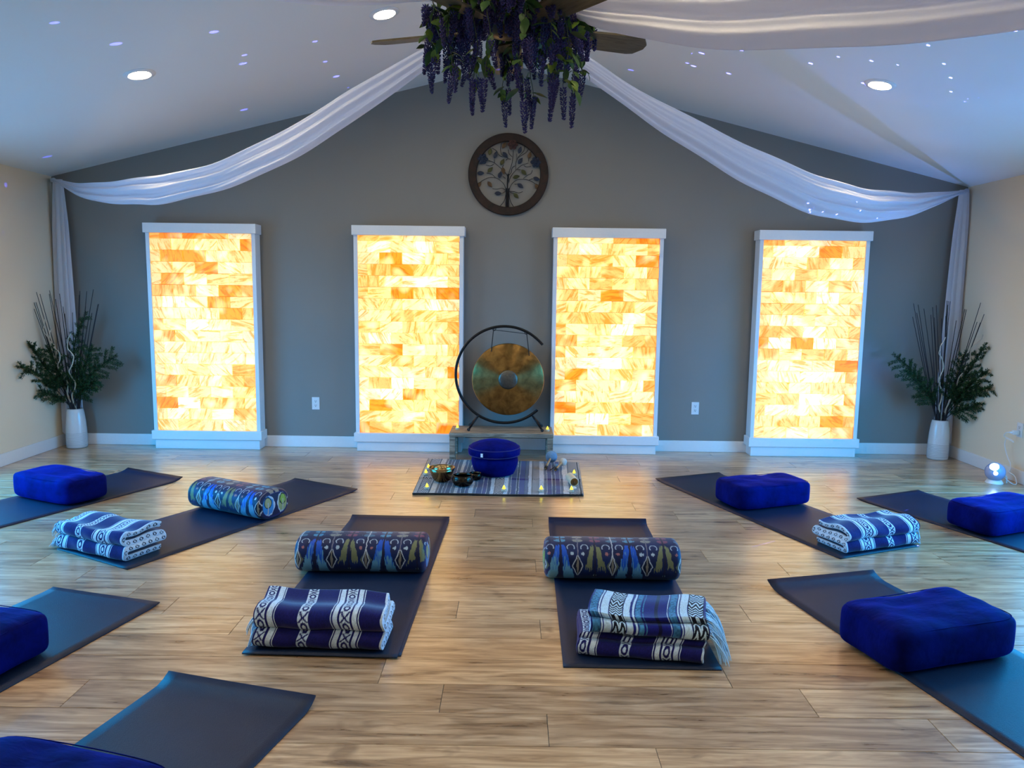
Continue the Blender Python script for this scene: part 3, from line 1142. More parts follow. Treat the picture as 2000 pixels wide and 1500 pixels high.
def blanket(cx, cy, rz, L, layers, front, back, th, label, pattern, fringe_at, seed, z0=MAT_T + 0.001, grp='folded woven blankets on the mats', s0=0.0, fringe_n=60, top_wave=0.010, ns=360, fringe_len=0.07, drop=False):
    t = thing('folded_blanket', label, 'blanket', (cx, cy, z0), R(rz), grp)
    path = smooth_path(fold_path(layers, front, back), ns)
    d = np.gradient(path, axis=0)
    d /= np.linalg.norm(d, axis=1)[:, None]
    nrm = np.stack([-d[:, 1], d[:, 0]], 1)
    sl = np.r_[0, np.cumsum(np.linalg.norm(np.diff(path, axis=0), axis=1))]
    hi = layers[-1]
    nx = 300
    xs = np.linspace(-L / 2, L / 2, nx)
    out, inn = path + nrm * th / 2, path - nrm * th / 2
    loop = np.concatenate([out, inn[::-1]])
    sv = np.concatenate([sl, sl[::-1]]) + s0
    X = np.repeat(xs[:, None], len(loop), 1)
    Yl = np.repeat(loop[None, :, 0], nx, 0)
    Zl = np.repeat(loop[None, :, 1], nx, 0)
    S = np.repeat(sv[None, :], nx, 0)

    def deform(X, Y, Z):
        f = np.clip(Z / (hi + th / 2), 0, 1)
        Z2 = Z + top_wave * f * f * np.sin(Y * 30 + 1.1 + seed) + 0.006 * f * np.sin(X * 17 + seed * 2)
        Y2 = Y + 0.010 * np.sin(X * 9 + seed) * f + 0.004 * np.sin(X * 31 + Z * 40 + seed)
        X2 = X + 0.010 * f * np.sin(Y * 14 + seed) + 0.006 * np.sin(Z * 55 + seed)
        return np.stack([X2, Y2, np.maximum(Z2, 0.0004)], -1)

    xf = (X + L / 2) if fringe_at < 0 else (L / 2 - X)
    C = pattern(xf, S, L, seed)
    make('cloth', grid_mesh('cloth', deform(X, Yl, Zl), C, False, True), M['fabric'], t)
    # folded edges at both ends
    nt = 9
    w_ = np.linspace(0, 1, nt)
    for sg in (-1, 1):
        Q = out[:, None, :] * (1 - w_)[None, :, None] + inn[:, None, :] * w_[None, :, None]
        bulge = 0.004 * np.sin(w_ * PI)[None, :] * np.ones((ns, 1))
        Xe = sg * (L / 2 + bulge)
        Pc = deform(Xe, Q[..., 0], Q[..., 1])
        sc_ = np.repeat((sl + s0)[:, None], nt, 1)
        wa = np.repeat(w_[None, :], ns, 0) * 2 - 1
        n = vnoise(sc_ * 600, wa * 9, seed)
        if sg == -fringe_at:
            p = np.mod(sc_ / 0.042, 1) - 0.5
            r_ = np.sqrt((wa / 0.55) ** 2 + (p / 0.30) ** 2)
            dark = (r_ < 1) & (r_ > 0.52)
            Cc = PALE * (0.75 + 0.5 * n[..., None])
            Cc[dark] = (0.005, 0.005, 0.03)
        else:
            Cc = NAVY * (0.6 + 0.8 * n[..., None])
        make('folded_edge', grid_mesh('folded_edge', Pc, Cc), M['fabric'], t)
    # tasselled fringe
    if fringe_n:
        mb = MB()
        rr = random.Random(seed)
        for k in range(fringe_n):
            i = rr.randrange(ns)
            y_, z_ = path[i]
            z_ = max(0.006, z_ + rr.uniform(-th / 2, th / 2) * 0.8)
            x_ = fringe_at * L / 2
            ln = fringe_len * rr.uniform(0.6, 1.15)
            dy = rr.uniform(-0.02, 0.02)
            pts = []
            for q in range(6):
                f = q / 5
                pts.append((x_ + fringe_at * (ln * f * (1 - 0.30 * f) - 0.006), y_ + dy * f + 0.004 * math.sin(f * 9 + k), max(0.010 - z0 if drop else 0.003, z_ - ((z_ + z0) * 0.95 if drop else (z_ * 0.92 if z_ < 0.07 else 0.06)) * f ** 1.6)))
            mb.tube(pts, [0.0026, 0.0026, 0.0024, 0.0022, 0.0020, 0.0010], 4)
        tag(mb.build('fringe', M['fringe'], t, True), kind='stuff')
    return t


F4 = [0.018, 0.066, 0.097, 0.141]
blanket(-0.782, 3.055, -1.5, 0.53, F4, -0.105, 0.115, 0.032, 'navy and white patterned blanket folded on the centre left double mat', falsa_navy, -1, 3, z0=2 * MAT_T + 0.002, fringe_n=110, fringe_len=0.045)
blanket(-2.265, 4.120, -24, 0.53, [0.016, 0.064, 0.094, 0.140], -0.105, 0.120, 0.029, 'navy blanket with pale fringe, folded on the slanting left mat', falsa_navy, -1, 5, s0=0.02, fringe_n=150, fringe_len=0.075)
blanket(2.110, 4.385, 20.6, 0.53, [0.016, 0.060, 0.088, 0.132], -0.105, 0.120, 0.028, 'navy blanket with pale motifs folded on the slanting right mat', falsa_navy, 1, 8, s0=0.05, fringe_n=80, fringe_len=0.060)
blanket(0.535, 3.020, -7.0, 0.50, [0.014, 0.046, 0.070], -0.110, 0.120, 0.026, 'dark patterned blanket folded underneath the striped fringed blanket', falsa_navy, -1, 9, s0=0.03, fringe_n=0, top_wave=0.0)
blanket(0.575, 3.040, -8.5, 0.47, [0.012, 0.040, 0.066], -0.125, 0.125, 0.022, 'blue and white striped blanket with long pale fringe, topmost on centre right mat', serape, 1, 12, z0=MAT_T + 0.094, fringe_n=130, top_wave=0.004, fringe_len=0.13, drop=True)

# ================================================================== ALTAR: RUG, BENCH, GONG
def rug_cols(u, v, seed):
    """u 0..1 across the stripes (left to right), v along them"""
    n = vnoise(u * 900, v * 260, seed)[..., None]
    n2 = vnoise(u * 260, v * 120, seed + 2)[..., None]
    C = np.empty(u.shape + (3,))
    uu = np.clip(u + 0.004 * (vnoise(u * 6, v * 8, seed) - 0.5), 0, 1)
    stops = [(0.00, (0.33, 0.29, 0.24)), (0.020, (0.012, 0.010, 0.012)), (0.028, 'm'), (0.085, (0.012, 0.010, 0.012)), (0.093, (0.42, 0.37, 0.31)), (0.125, (0.20, 0.12, 0.08)),
             (0.142, (0.05, 0.025, 0.035)), (0.165, (0.11, 0.07, 0.09)), (0.185, (0.05, 0.012, 0.055)), (0.215, (0.10, 0.08, 0.09)), (0.235, (0.33, 0.31, 0.30)), (0.255, (0.07, 0.05, 0.14)),
             (0.275, (0.012, 0.010, 0.055)), (0.300, (0.06, 0.04, 0.16)), (0.320, (0.30, 0.36, 0.44)), (0.345, (0.09, 0.12, 0.22)), (0.365, (0.028, 0.014, 0.15)), (0.400, (0.045, 0.018, 0.20)),
             (0.425, (0.012, 0.010, 0.09)), (0.445, (0.30, 0.40, 0.52)), (0.468, (0.03, 0.06, 0.12)), (0.475, 'm'), (0.525, (0.36, 0.46, 0.58)), (0.550, (0.08, 0.12, 0.22)),
             (0.568, (0.030, 0.016, 0.17)), (0.600, (0.010, 0.008, 0.05)), (0.615, (0.05, 0.022, 0.24)), (0.650, (0.13, 0.13, 0.26)), (0.670, (0.34, 0.38, 0.46)), (0.690, (0.012, 0.010, 0.012)),
             (0.697, 'm'), (0.735, (0.40, 0.42, 0.48)), (0.765, (0.14, 0.13, 0.20)), (0.785, (0.06, 0.022, 0.18)), (0.815, (0.03, 0.010, 0.07)), (0.835, (0.07, 0.028, 0.20)),
             (0.865, (0.15, 0.13, 0.20)), (0.880, (0.44, 0.43, 0.44)), (0.915, (0.012, 0.010, 0.012)), (0.922, 'm'), (0.978, (0.012, 0.010, 0.012)), (0.988, (0.30, 0.28, 0.27))]
    for k, (a, c) in enumerate(stops):
        b = stops[k + 1][0] if k + 1 < len(stops) else 1.01
        m = (uu >= a) & (uu < b)
        if c == 'm':
            aa = np.abs((uu - (a + b) / 2) / ((b - a) / 2))
            dk = np.mod(v * 28 + np.abs(aa - 0.45) * 2.2, 1) < 0.5
            C[m & dk] = (0.015, 0.013, 0.020)
            C[m & ~dk] = (0.36, 0.34, 0.33)
        else:
            C[m] = c if sum(c) > 0.75 else tuple(q * 0.5 for q in c)
            edge = m & ((uu - a) < 0.0028)
            C[edge] = (0.40, 0.38, 0.37) if sum(c) < 0.5 else (0.02, 0.02, 0.03)
    return C * (0.40 + 0.75 * n + 0.35 * n2)


rc = np.array([(-0.725, 5.332), (0.516, 5.350), (0.568, 6.400), (-0.737, 6.470)])  # near left, near right, far right, far left
nu, nv = 420, 200
U, V = np.meshgrid(np.linspace(0, 1, nu), np.linspace(0, 1, nv), indexing='ij')
B = ((1 - U) * (1 - V))[..., None] * rc[0] + (U * (1 - V))[..., None] * rc[1] + (U * V)[..., None] * rc[2] + ((1 - U) * V)[..., None] * rc[3]
wav = 0.010 * np.sin(U * 7.0 + 0.6) * np.exp(-V * 14)
Zr = 0.012 + 0.0025 * np.sin(U * 23 + V * 5) * (vnoise(U * 6, V * 5, 3)) + 0.008 * np.exp(-((V - 0.40 - 0.02 * U) / 0.018) ** 2) + 0.012 * np.clip((U - 0.985) / 0.015, 0, 1) * np.exp(-V * 6)
Zr = Zr + 0.010 * np.clip((0.03 - U) / 0.03, 0, 1) * np.exp(-((V - 0.9) / 0.1) ** 2)
top = np.stack([B[..., 0], B[..., 1] + wav, Zr], -1)
bot = top.copy()
bot[..., 2] = 0.001
Cr = rug_cols(U, V * 1.0 + 0.02 * np.sin(U * 5), 4)
rug = thing('altar_rug', 'purple, black and cream striped woven rug in front of the gong bench', 'rug', (-0.095, 5.88, 0))
sh = np.array((-0.095, 5.88, 0))
idx = np.arange(nu * nv).reshape(nu, nv)
f = np.stack([idx[:-1, :-1], idx[1:, :-1], idx[1:, 1:], idx[:-1, 1:]], -1).reshape(-1, 4)
fs = [f, f[:, ::-1] + nu * nv]
for e_ in (idx[0, ::-1], idx[-1, :], idx[:, 0], idx[::-1, -1]):
    fs.append(np.stack([e_[:-1], e_[:-1] + nu * nv, e_[1:] + nu * nv, e_[1:]], -1)[:, ::-1])
vv = np.concatenate([top.reshape(-1, 3), bot.reshape(-1, 3)]) - sh
cc = np.concatenate([Cr.reshape(-1, 3), Cr.reshape(-1, 3) * 0.15])
make('woven_cloth', raw_mesh('woven_cloth', vv, np.concatenate(fs), cc, True), M['fabric'], rug)
ed = [tuple(top[i, 0] - sh + np.array((0, -0.002, -0.002))) for i in range(0, nu, 8)]
MB().tube(ed, 0.006, 6).build('bound_edge', M['cord'], rug, True)

RUG_Z = 0.016

# bench
bt_ = thing('gong_bench', 'low weathered wooden bench carrying the gong stand', 'bench', (-0.104, 6.615, 0))
for k, (ya, yb) in enumerate(((-.185, -.062), (-.060, .062), (.064, .185))):
    MB().box((-.450, ya, .213), (.450, yb, .250 - 0.001 * k), bev=0.004).build('top_board', M['bench'], bt_)
for s in (-1, 1):
    for ya, yb in ((-.183, -.105), (.105, .183)):
        a, b = sorted((s * .448, s * .398))
        MB().box((a, ya, 0), (b, yb, .213), bev=0.004).build('leg', M['bench'], bt_)
    a, b = sorted((s * .440, s * .412))
    MB().box((a, -.105, .150), (b, .105, .213), bev=0.003).build('side_rail', M['bench'], bt_)
MB().box((-.398, .140, .150), (.398, .168, .213), bev=0.003).build('back_rail', M['bench'], bt_)

# gong stand and gong
GX, GY, GZ = -0.086, 6.640, 0.735
gs = thing('gong_stand', 'open black ring stand holding the gong on the bench', 'gong stand', (GX, GY, 0.25))
pts = [(0.428 * math.cos(R(a)), 0, GZ - .25 + 0.428 * math.sin(R(a))) for a in np.linspace(39, 314, 90)]
MB().tube(pts, 0.0125, 10).build('ring', M['black'], gs, True)
for (ax, az, fx) in ((-0.222, 0.121, -0.306), (0.252, 0.123, 0.338)):
    for yy in (-0.115, 0.115):
        mb = MB()
        mb.tube([(ax, 0, az + .004), (fx, yy, 0.014)], [0.009, 0.010], 8)
        o = mb.build('leg', M['black'], gs, True)
        MB().sphere((fx, yy, 0.014), 0.0145, 10, 6).build('foot', M['cord'], o, True)
gg = thing('gong', 'round bronze gong hanging from black cords in the ring stand', 'gong', (-0.053, GY, 0.694))
mt = Matrix.Rotation(PI / 2, 4, 'X')
MB().lathe([(0.085, 0.012), (0.20, 0.009), (0.295, 0.005), (0.315, -0.002), (0.320, -0.012), (0.316, -0.030), (0.311, -0.030), (0.313, -0.012), (0.30, -0.004), (0.085, 0.004)], 96, mt, False).build('disc', M['gong'], gg, 'auto')
MB().lathe([(0.0005, 0.024), (0.04, 0.022), (0.07, 0.017), (0.087, 0.011), (0.087, 0.003), (0.0005, 0.003)], 48, mt).build('centre_boss', M['boss'], gg, True)
MB().tube([(-0.150, -0.010, 0.246), (-0.132, -0.008, 0.435), (-0.126, 0, 0.452)], 0.0045, 6).build('hanging_cord', M['cord'], gg, True)
MB().tube([(0.184, -0.010, 0.214), (0.160, -0.008, 0.400), (0.156, 0, 0.425)], 0.0045, 6).build('hanging_cord', M['cord'], gg, True)
MB().tube([(-0.126, -0.004, 0.436), (0.156, -0.004, 0.407)], 0.003, 6).build('tie_cord', M['cord'], gg, True)
for x_, z_ in ((-0.126, 0.446), (0.156, 0.418)):
    ring = [(x_ + 0.014 * math.cos(a), 0, z_ + 0.016 * math.sin(a)) for a in np.linspace(0, 2 * PI, 16, endpoint=False)]
    MB().tube(ring, 0.004, 6, True).build('cord_loop', M['cord'], gg, True)


# meditation cushions
def round_cushion(name, label, loc, prof, seams, with_tag=None):
    t = thing(name, label, 'cushion', loc)
    o = MB().lathe(prof, 72).build('cover', M['velvet'], t, True)
    for r_, z_ in seams:
        ring = [(r_ * math.cos(a), r_ * math.sin(a), z_) for a in np.linspace(0, 2 * PI, 80, endpoint=False)]
        MB().tube(ring, 0.0035, 6, True).build('piping', M['piping'], t, True)
    if with_tag:
        a, r_, z0, z1 = with_tag
        m_ = Matrix.Rotation(a, 4, 'Z')
        MB().box((r_ - .004, -.009, z0), (r_ + .003, .009, z1), m_).build('tag', M['tag'], t)
    return t


round_cushion('round_cushion', 'tall round navy pouf on the striped rug, under the flat cushion', (-0.146, 5.925, RUG_Z + 0.004),
              [(0.001, 0.0), (0.120, 0.0), (0.152, 0.010), (0.168, 0.040), (0.181, 0.080), (0.187, 0.110), (0.184, 0.132), (0.165, 0.149), (0.001, 0.153)], [])
round_cushion('round_cushion', 'flat round navy meditation cushion with white tag, on top of the pouf', (-0.150, 5.925, RUG_Z + 0.158),
              [(0.001, 0.0), (0.17, 0.0), (0.198, 0.006), (0.206, 0.020), (0.209, 0.040), (0.205, 0.062), (0.200, 0.068), (0.180, 0.086), (0.135, 0.104), (0.075, 0.118), (0.001, 0.124)],
              [(0.202, 0.066), (0.203, 0.010)], (R(-116), 0.209, 0.020, 0.048))


def bowl(name, label, x, y, r, h, prof, mat):
    t = thing(name, label, 'singing bowl', (x, y, RUG_Z), 0, 'singing bowls on the altar rug')
    outer = [(r * a, h * b) for a, b in prof]
    inner = [(max(0.001, ra - 0.005), zb + (0.005 if i == 0 else 0.0)) for i, (ra, zb) in enumerate(outer)][::-1]
    MB().lathe([(0.001, 0.0)] + outer + inner + [(0.001, 0.006)], 48, None, False).build('bowl_wall', mat, t, True)
    rim = [(outer[-1][0] * math.cos(a) * 0.985, outer[-1][0] * math.sin(a) * 0.985, h) for a in np.linspace(0, 2 * PI, 48, endpoint=False)]
    MB().tube(rim, 0.0042, 6, True).build('rim', M['bowl_gold'] if mat is M['bowl_gold'] else mat, t, True)
    return t


bowl('singing_bowl', 'large flared brass singing bowl at the left of the rug', -0.545, 5.690, 0.100, 0.105, [(0.50, 0.0), (0.66, 0.12), (0.80, 0.40), (0.92, 0.75), (1.0, 1.0)], M['bowl_gold'])
bowl('singing_bowl', 'dark rounded singing bowl in front of the pouf, middle of three', -0.375, 5.560, 0.080, 0.078, [(0.55, 0.0), (0.82, 0.10), (0.98, 0.38), (1.0, 0.6), (0.96, 0.85), (0.93, 1.0)], M['bowl_dark'])
bowl('singing_bowl', 'smallest dark singing bowl, tucked behind the middle bowl', -0.290, 5.735, 0.050, 0.052, [(0.5, 0.0), (0.8, 0.12), (1.0, 0.5), (0.98, 0.8), (0.94, 1.0)], M['bowl_dark'])


def mallet(label, head, r, tail, hr, hm, sm, sq=(1, 1, 1)):
    t = thing('mallet', label, 'mallet', (tail[0], tail[1], tail[2]), 0, 'mallets leaning by the bench leg')
    a = Vector(head) - Vector(tail)
    n = a.normalized()
    MB().tube([(0, 0, 0), tuple(a * 0.35), tuple(a)], [hr * 1.2, hr, hr], 10).build('handle', sm, t, True)
    MB().sphere(tuple(a + n * r * 0.6), r, 20, 12, sq).build('head', hm, t, True)
    MB().tube([(0, 0, 0), tuple(a * 0.14)], hr * 1.5, 10).build('grip', M['cord'], t, True)
    return t


mallet('large mallet with a round blue grey felt head beside the bench leg', (0.318, 6.270, 0.075), 0.050, (0.268, 6.080, 0.032), 0.0090, M['felt_blue'], M['stick'])
mallet('wooden mallet with a flat white felt head, rightmost of three', (0.410, 6.190, 0.055), 0.034, (0.345, 6.040, 0.030), 0.0085, M['felt_white'], M['stick'])
mallet('small thin mallet with a little blue ball head, between two mallets', (0.352, 6.120, 0.040), 0.018, (0.305, 6.050, 0.026), 0.0035, M['felt_blue'], M['cord'])

# chime cylinder lying on the rug
ch = thing('chime', 'pale bamboo chime tube lying at the right of the rug', 'chime', (0.452, 5.640, RUG_Z + 0.036), R(8))
mt = Matrix.Rotation(PI / 2, 4, 'X')
MB().lathe([(0.030, -0.085), (0.034, -0.083), (0.034, 0.075), (0.031, 0.078), (0.029, 0.078), (0.029, -0.085)], 32, mt, False).build('tube', M['chime'], ch, 'auto')
MB().lathe([(0.001, 0.070), (0.029, 0.070), (0.029, 0.064), (0.001, 0.064)], 32, mt).build('end_plate', M['brass'], ch, 'auto')
MB().lathe([(0.001, 0.0765), (0.010, 0.0765), (0.010, 0.071), (0.001, 0.071)], 16, mt).build('stud', M['bowl_gold'], ch, 'auto')
MB().tube([(0, -0.078, -0.002), (-0.006, -0.100, -0.022), (-0.010, -0.118, -0.031)], 0.0015, 5).build('string', M['cord'], ch, True)
MB().lathe([(0.001, -.003), (0.019, -.003), (0.019, .003), (0.001, .003)], 24, Matrix.Translation((-.012, -.128, -.030)) @ Matrix.Rotation(R(12), 4, 'X')).build('striker', M['felt_white'], ch, 'auto')


def tealight(label, x, y, z):
    t = thing('tea_light', label, 'candle', (x, y, z), random.uniform(0, 6), 'flameless tea lights around the altar')
    MB().lathe([(0.001, 0), (0.019, 0), (0.0195, 0.002), (0.0185, 0.017), (0.0165, 0.018), (0.015, 0.014), (0.001, 0.013)], 24).build('cup', M['chime'], t, 'auto')
    MB().lathe([(0.004, 0.013), (0.0085, 0.018), (0.0100, 0.024), (0.0075, 0.031), (0.0035, 0.038), (0.0006, 0.044)], 14).build('flame', M['flame'], t, True)
    return t


tealight('tea light at the far left edge of the rug, behind the brass bowl', -0.690, 6.060, RUG_Z)
tealight('tea light left of the large brass bowl on the rug', -0.690, 5.880, RUG_Z)
tealight('tea light at the near left corner of the rug', -0.632, 5.450, RUG_Z)
tealight('tea light at the middle of the near rug edge', -0.064, 5.420, RUG_Z)
tealight('tea light on the near rug edge, right of the middle one', 0.210, 5.425, RUG_Z)
tealight('tea light at the near right corner of the rug by the chime', 0.432, 5.425, RUG_Z)
tealight('tea light behind the chime tube on the right of the rug', 0.490, 5.930, RUG_Z)
tealight('tea light on the left end of the bench top', -0.495, 6.600, 0.250)
tealight('tea light on the right end of the bench top', 0.300, 6.570, 0.250)


# ================================================================== TREE WALL ART
def art_xy(px, py):
    return ((px - 733) / 610 * 0.355, -(py - 790) / 625 * 0.355)


wa = thing('tree_wall_art', 'round wooden wall plaque with a metal tree of leaves', 'wall art', (-0.073, YB - 0.012, 2.500))
mt = Matrix.Rotation(PI / 2, 4, 'X')
MB().lathe([(0.288, -0.010), (0.352, -0.010), (0.358, -0.004), (0.358, 0.016), (0.352, 0.022), (0.290, 0.022), (0.285, 0.016), (0.285, -0.004), (0.288, -0.010)], 96, mt, False).build('wooden_ring', M['ring'], wa, 'auto')
tr = [[(722, 1300), (720, 1100), (722, 900), (730, 780)], [(706, 1300), (706, 1100), (700, 1000)], [(738, 1300), (738, 1100), (745, 1000)]]
mb = MB()
for q in tr:
    P = smooth_path([(art_xy(*c)[0], -0.006, art_xy(*c)[1]) for c in q], 14)
    mb.tube(P, 0.0065, 6)
mb.build('trunk', M['iron'], wa, True)
branches = [
    [(700, 1020), (660, 930), (560, 850), (440, 840), (330, 890), (300, 920)], [(690, 1030), (640, 1000), (560, 1015), (490, 1010)], [(695, 1045), (640, 1080)],
    [(750, 1010), (790, 930), (870, 870), (990, 862), (1090, 890), (1150, 930)], [(750, 1050), (820, 1050), (890, 1070), (955, 1050)], [(760, 1060), (820, 1080)],
    [(735, 900), (745, 760), (790, 600), (806, 420)], [(728, 940), (720, 820), (680, 760), (600, 680), (510, 610), (430, 580)],
    [(740, 920), (770, 820), (840, 730), (930, 650), (1040, 610)], [(745, 800), (775, 760), (790, 690), (835, 655)], [(845, 720), (850, 600), (890, 510), (960, 430), (980, 350)],
    [(860, 560), (855, 470)], [(880, 530), (940, 490), (1000, 450), (1040, 390)], [(960, 850), (1020, 800), (1080, 770), (1100, 720)], [(540, 845), (480, 790), (400, 770)],
    [(700, 1090), (670, 1200), (600, 1290)], [(745, 1090), (770, 1200), (830, 1300)], [(640, 520), (590, 500), (545, 430), (480, 390)], [(730, 540), (640, 500), (610, 420), (620, 310)],
    [(790, 520), (740, 470), (725, 410)], [(770, 555), (720, 550), (690, 575)], [(520, 620), (515, 560)], [(510, 630), (460, 660), (390, 650)], [(1040, 590), (1040, 520)], [(970, 650), (1010, 670), (1080, 660)],
    [(640, 680), (660, 640)], [(860, 712), (920, 715)], [(830, 940), (880, 935)], [(1050, 870), (1110, 845)], [(690, 850), (650, 820)]]
for q in branches:
    P = smooth_path([(art_xy(*c)[0], -0.008, art_xy(*c)[1]) for c in q], 5 * len(q))
    MB().tube(P, 0.0026, 5).build('branch', M['iron'], wa, True)


def art_leaf_mesh(ln, wd):
    n = 7
    v, f = [], []
    for i in range(n):
        t_ = i / (n - 1)
        w_ = wd * math.sin(PI * t_ ** 0.85) * 0.5
        x_ = (t_ - 0.5) * ln
        v += [(x_, 0.001, -w_ - 1e-4), (x_, -0.004, 0), (x_, 0.001, w_ + 1e-4)]
    for i in range(n - 1):
        a = i * 3
        f += [(a, a + 3, a + 4, a + 1), (a + 1, a + 4, a + 5, a + 2)]
    return mesh('leaf', v, f, True)


leaf_me = {}
leaves = [(310, 773, 0, 'b'), (455, 720, 45, 'g'), (450, 945, -52, 'z'), (285, 950, 50, 'z'), (580, 1080, 0, 'b'), (605, 795, 75, 'b'), (655, 735, -75, 'z'), (640, 600, 60, 'g'), (532, 495, 70, 'b'),
          (450, 445, 75, 'g'), (680, 490, -45, 'b'), (905, 415, 70, 'b'), (915, 580, 55, 'b'), (1055, 490, 75, 'z'), (855, 825, 15, 'g'), (970, 755, -45, 'g'), (1165, 850, -15, 'b'), (920, 960, -35, 'b'),
          (855, 1115, -45, 'g'), (1175, 975, -60, 'z'), (665, 345, 60, 'z')]
for px, py, an, k in leaves:
    if k not in leaf_me:
        me = art_leaf_mesh(0.066, 0.036)
        me.materials.append(M[{'b': 'leaf_blue', 'g': 'leaf_green', 'z': 'leaf_bronze'}[k]])
        leaf_me[k] = me
    x_, z_ = art_xy(px, py)
    make('leaf', leaf_me[k], None, wa, (x_, -0.012, z_), (0, -R(an), 0))
for px, py, mk in ((338, 560, 'leaf_blue'), (1150, 600, 'leaf_blue'), (795, 335, 'rose_brown')):
    x_, z_ = art_xy(px, py)
    fw = MB()
    for ring_, (rad, n, wd) in enumerate(((0.030, 6, 0.040), (0.019, 5, 0.030), (0.008, 4, 0.020))):
        for k in range(n):
            a = 2 * PI * k / n + ring_ * 0.5
            m_ = Matrix.Translation((rad * math.cos(a), -0.006 - 0.006 * ring_, rad * math.sin(a))) @ Matrix.Rotation(a + 0.4, 4, 'Y') @ Matrix.Diagonal((wd * 0.5, 0.004, wd * 0.42, 1))
            prof = [(max(1e-3, math.sin(PI * i / 6)), -math.cos(PI * i / 6)) for i in range(7)]
            fw.lathe(prof, 10, m_ @ Matrix.Rotation(PI / 2, 4, 'X'))
    fw.build('flower', M[mk], wa, True, (x_, -0.014, z_))

# ================================================================== OUTLETS, PROJECTOR, DOWNLIGHTS
def outlet(label, loc, rz):
    t = thing('wall_outlet', label, 'outlet', loc, rz)
    MB().box((-.035, -.006, -.058), (.035, 0, .058), bev=0.002).build('cover_plate', M['plate'], t)
    for zz in (-.020, .020):
        o = MB().box((-.017, -.0085, zz - .0145), (.017, -.0055, zz + .0145), bev=0.001).build('receptacle', M['plate'], t)
        for xx in (-.0065, .0065):
            MB().box((xx - .0014, -.0095, zz - .001), (xx + .0014, -.008, zz + .009)).build('slot', M['slot'], o)
        MB().box((-.003, -.0095, zz - .010), (.003, -.008, zz - .004)).build('slot', M['slot'], o)
    return t


outlet('white wall outlet between the two left salt panels', (-1.838, YB, 0.412), 0)
outlet('white wall outlet between the two right salt panels', (1.683, YB, 0.410), 0)
outlet('white wall outlet on the right wall with a charger plugged in', (XR, 5.965, 0.420), -PI / 2)
ad = thing('power_adapter', 'small white charger plugged into the right wall outlet', 'charger', (XR - 0.010, 5.965, 0.400))
MB().box((-.050, -.014, -.017), (0, .014, .017), bev=0.003).build('body', M['white'], ad)
MB().box((-.074, -.008, -.007), (-.050, .008, .007), bev=0.002).build('connector', M['white'], ad)
cb = MB().tube(smooth_path([(3.956, 5.965, .400), (3.940, 5.980, .395), (3.950, 6.020, .360), (3.975, 6.000, .345), (3.985, 5.960, .335), (3.975, 5.935, .325), (3.965, 5.960, .338), (3.958, 6.000, .340),
                            (3.965, 6.020, .28), (3.985, 6.010, .20), (4.000, 5.985, .14), (3.985, 5.960, .105), (3.955, 5.925, .085), (3.985, 5.90, .06), (3.980, 5.86, .012), (3.950, 5.845, .006), (3.925, 5.86, .02), (3.905, 5.885, .045)], 110), 0.0035, 6).build('charging_cable', M['white'], None, True)
tag(cb, 'thin white cable running from the charger down to the star projector', 'cable')

pj = thing('star_projector', 'small round star projector glowing blue on the floor by the right wall', 'projector', (3.832, 5.905, 0), R(195))
MB().lathe([(0.001, 0), (0.062, 0), (0.064, 0.004), (0.052, 0.026), (0.045, 0.030), (0.001, 0.030)], 36).build('base', M['white'], pj, 'auto')
MB().sphere((0, 0, 0.092), 0.073, 36, 18).build('globe', M['orb'], pj, True)
aim = Vector((0.62, 0.42, 0.66)).normalized()   # local direction of the lens
ml = Matrix.Translation(Vector((0, 0, 0.092))) @ Vector((0, 0, 1)).rotation_difference(aim).to_matrix().to_4x4()
ln_o = MB().lathe([(0.034, 0.058), (0.036, 0.072), (0.033, 0.076), (0.030, 0.072)], 28, ml, False).build('lens_bezel', M['white'], pj, 'auto')
MB().lathe([(0.030, 0.068), (0.024, 0.078), (0.012, 0.083), (0.0005, 0.085)], 24, ml).build('lens', M['lens'], pj, True)
ml2 = Matrix.Translation(Vector((0, 0, 0.092))) @ Vector((0, 0, 1)).rotation_difference(Vector((0.60, 0.62, 0.02)).normalized()).to_matrix().to_4x4()
MB().lathe([(0.015, 0.066), (0.014, 0.074), (0.0005, 0.076)], 18, ml2).build('laser_window', M['lens'], pj, True)
for dx in (-.03, .03):
    MB().tube([(-.055, dx, .075), (-.085, dx, .05), (-.09, dx, .004)], 0.006, 8).build('stand_foot', M['white'], pj, True)


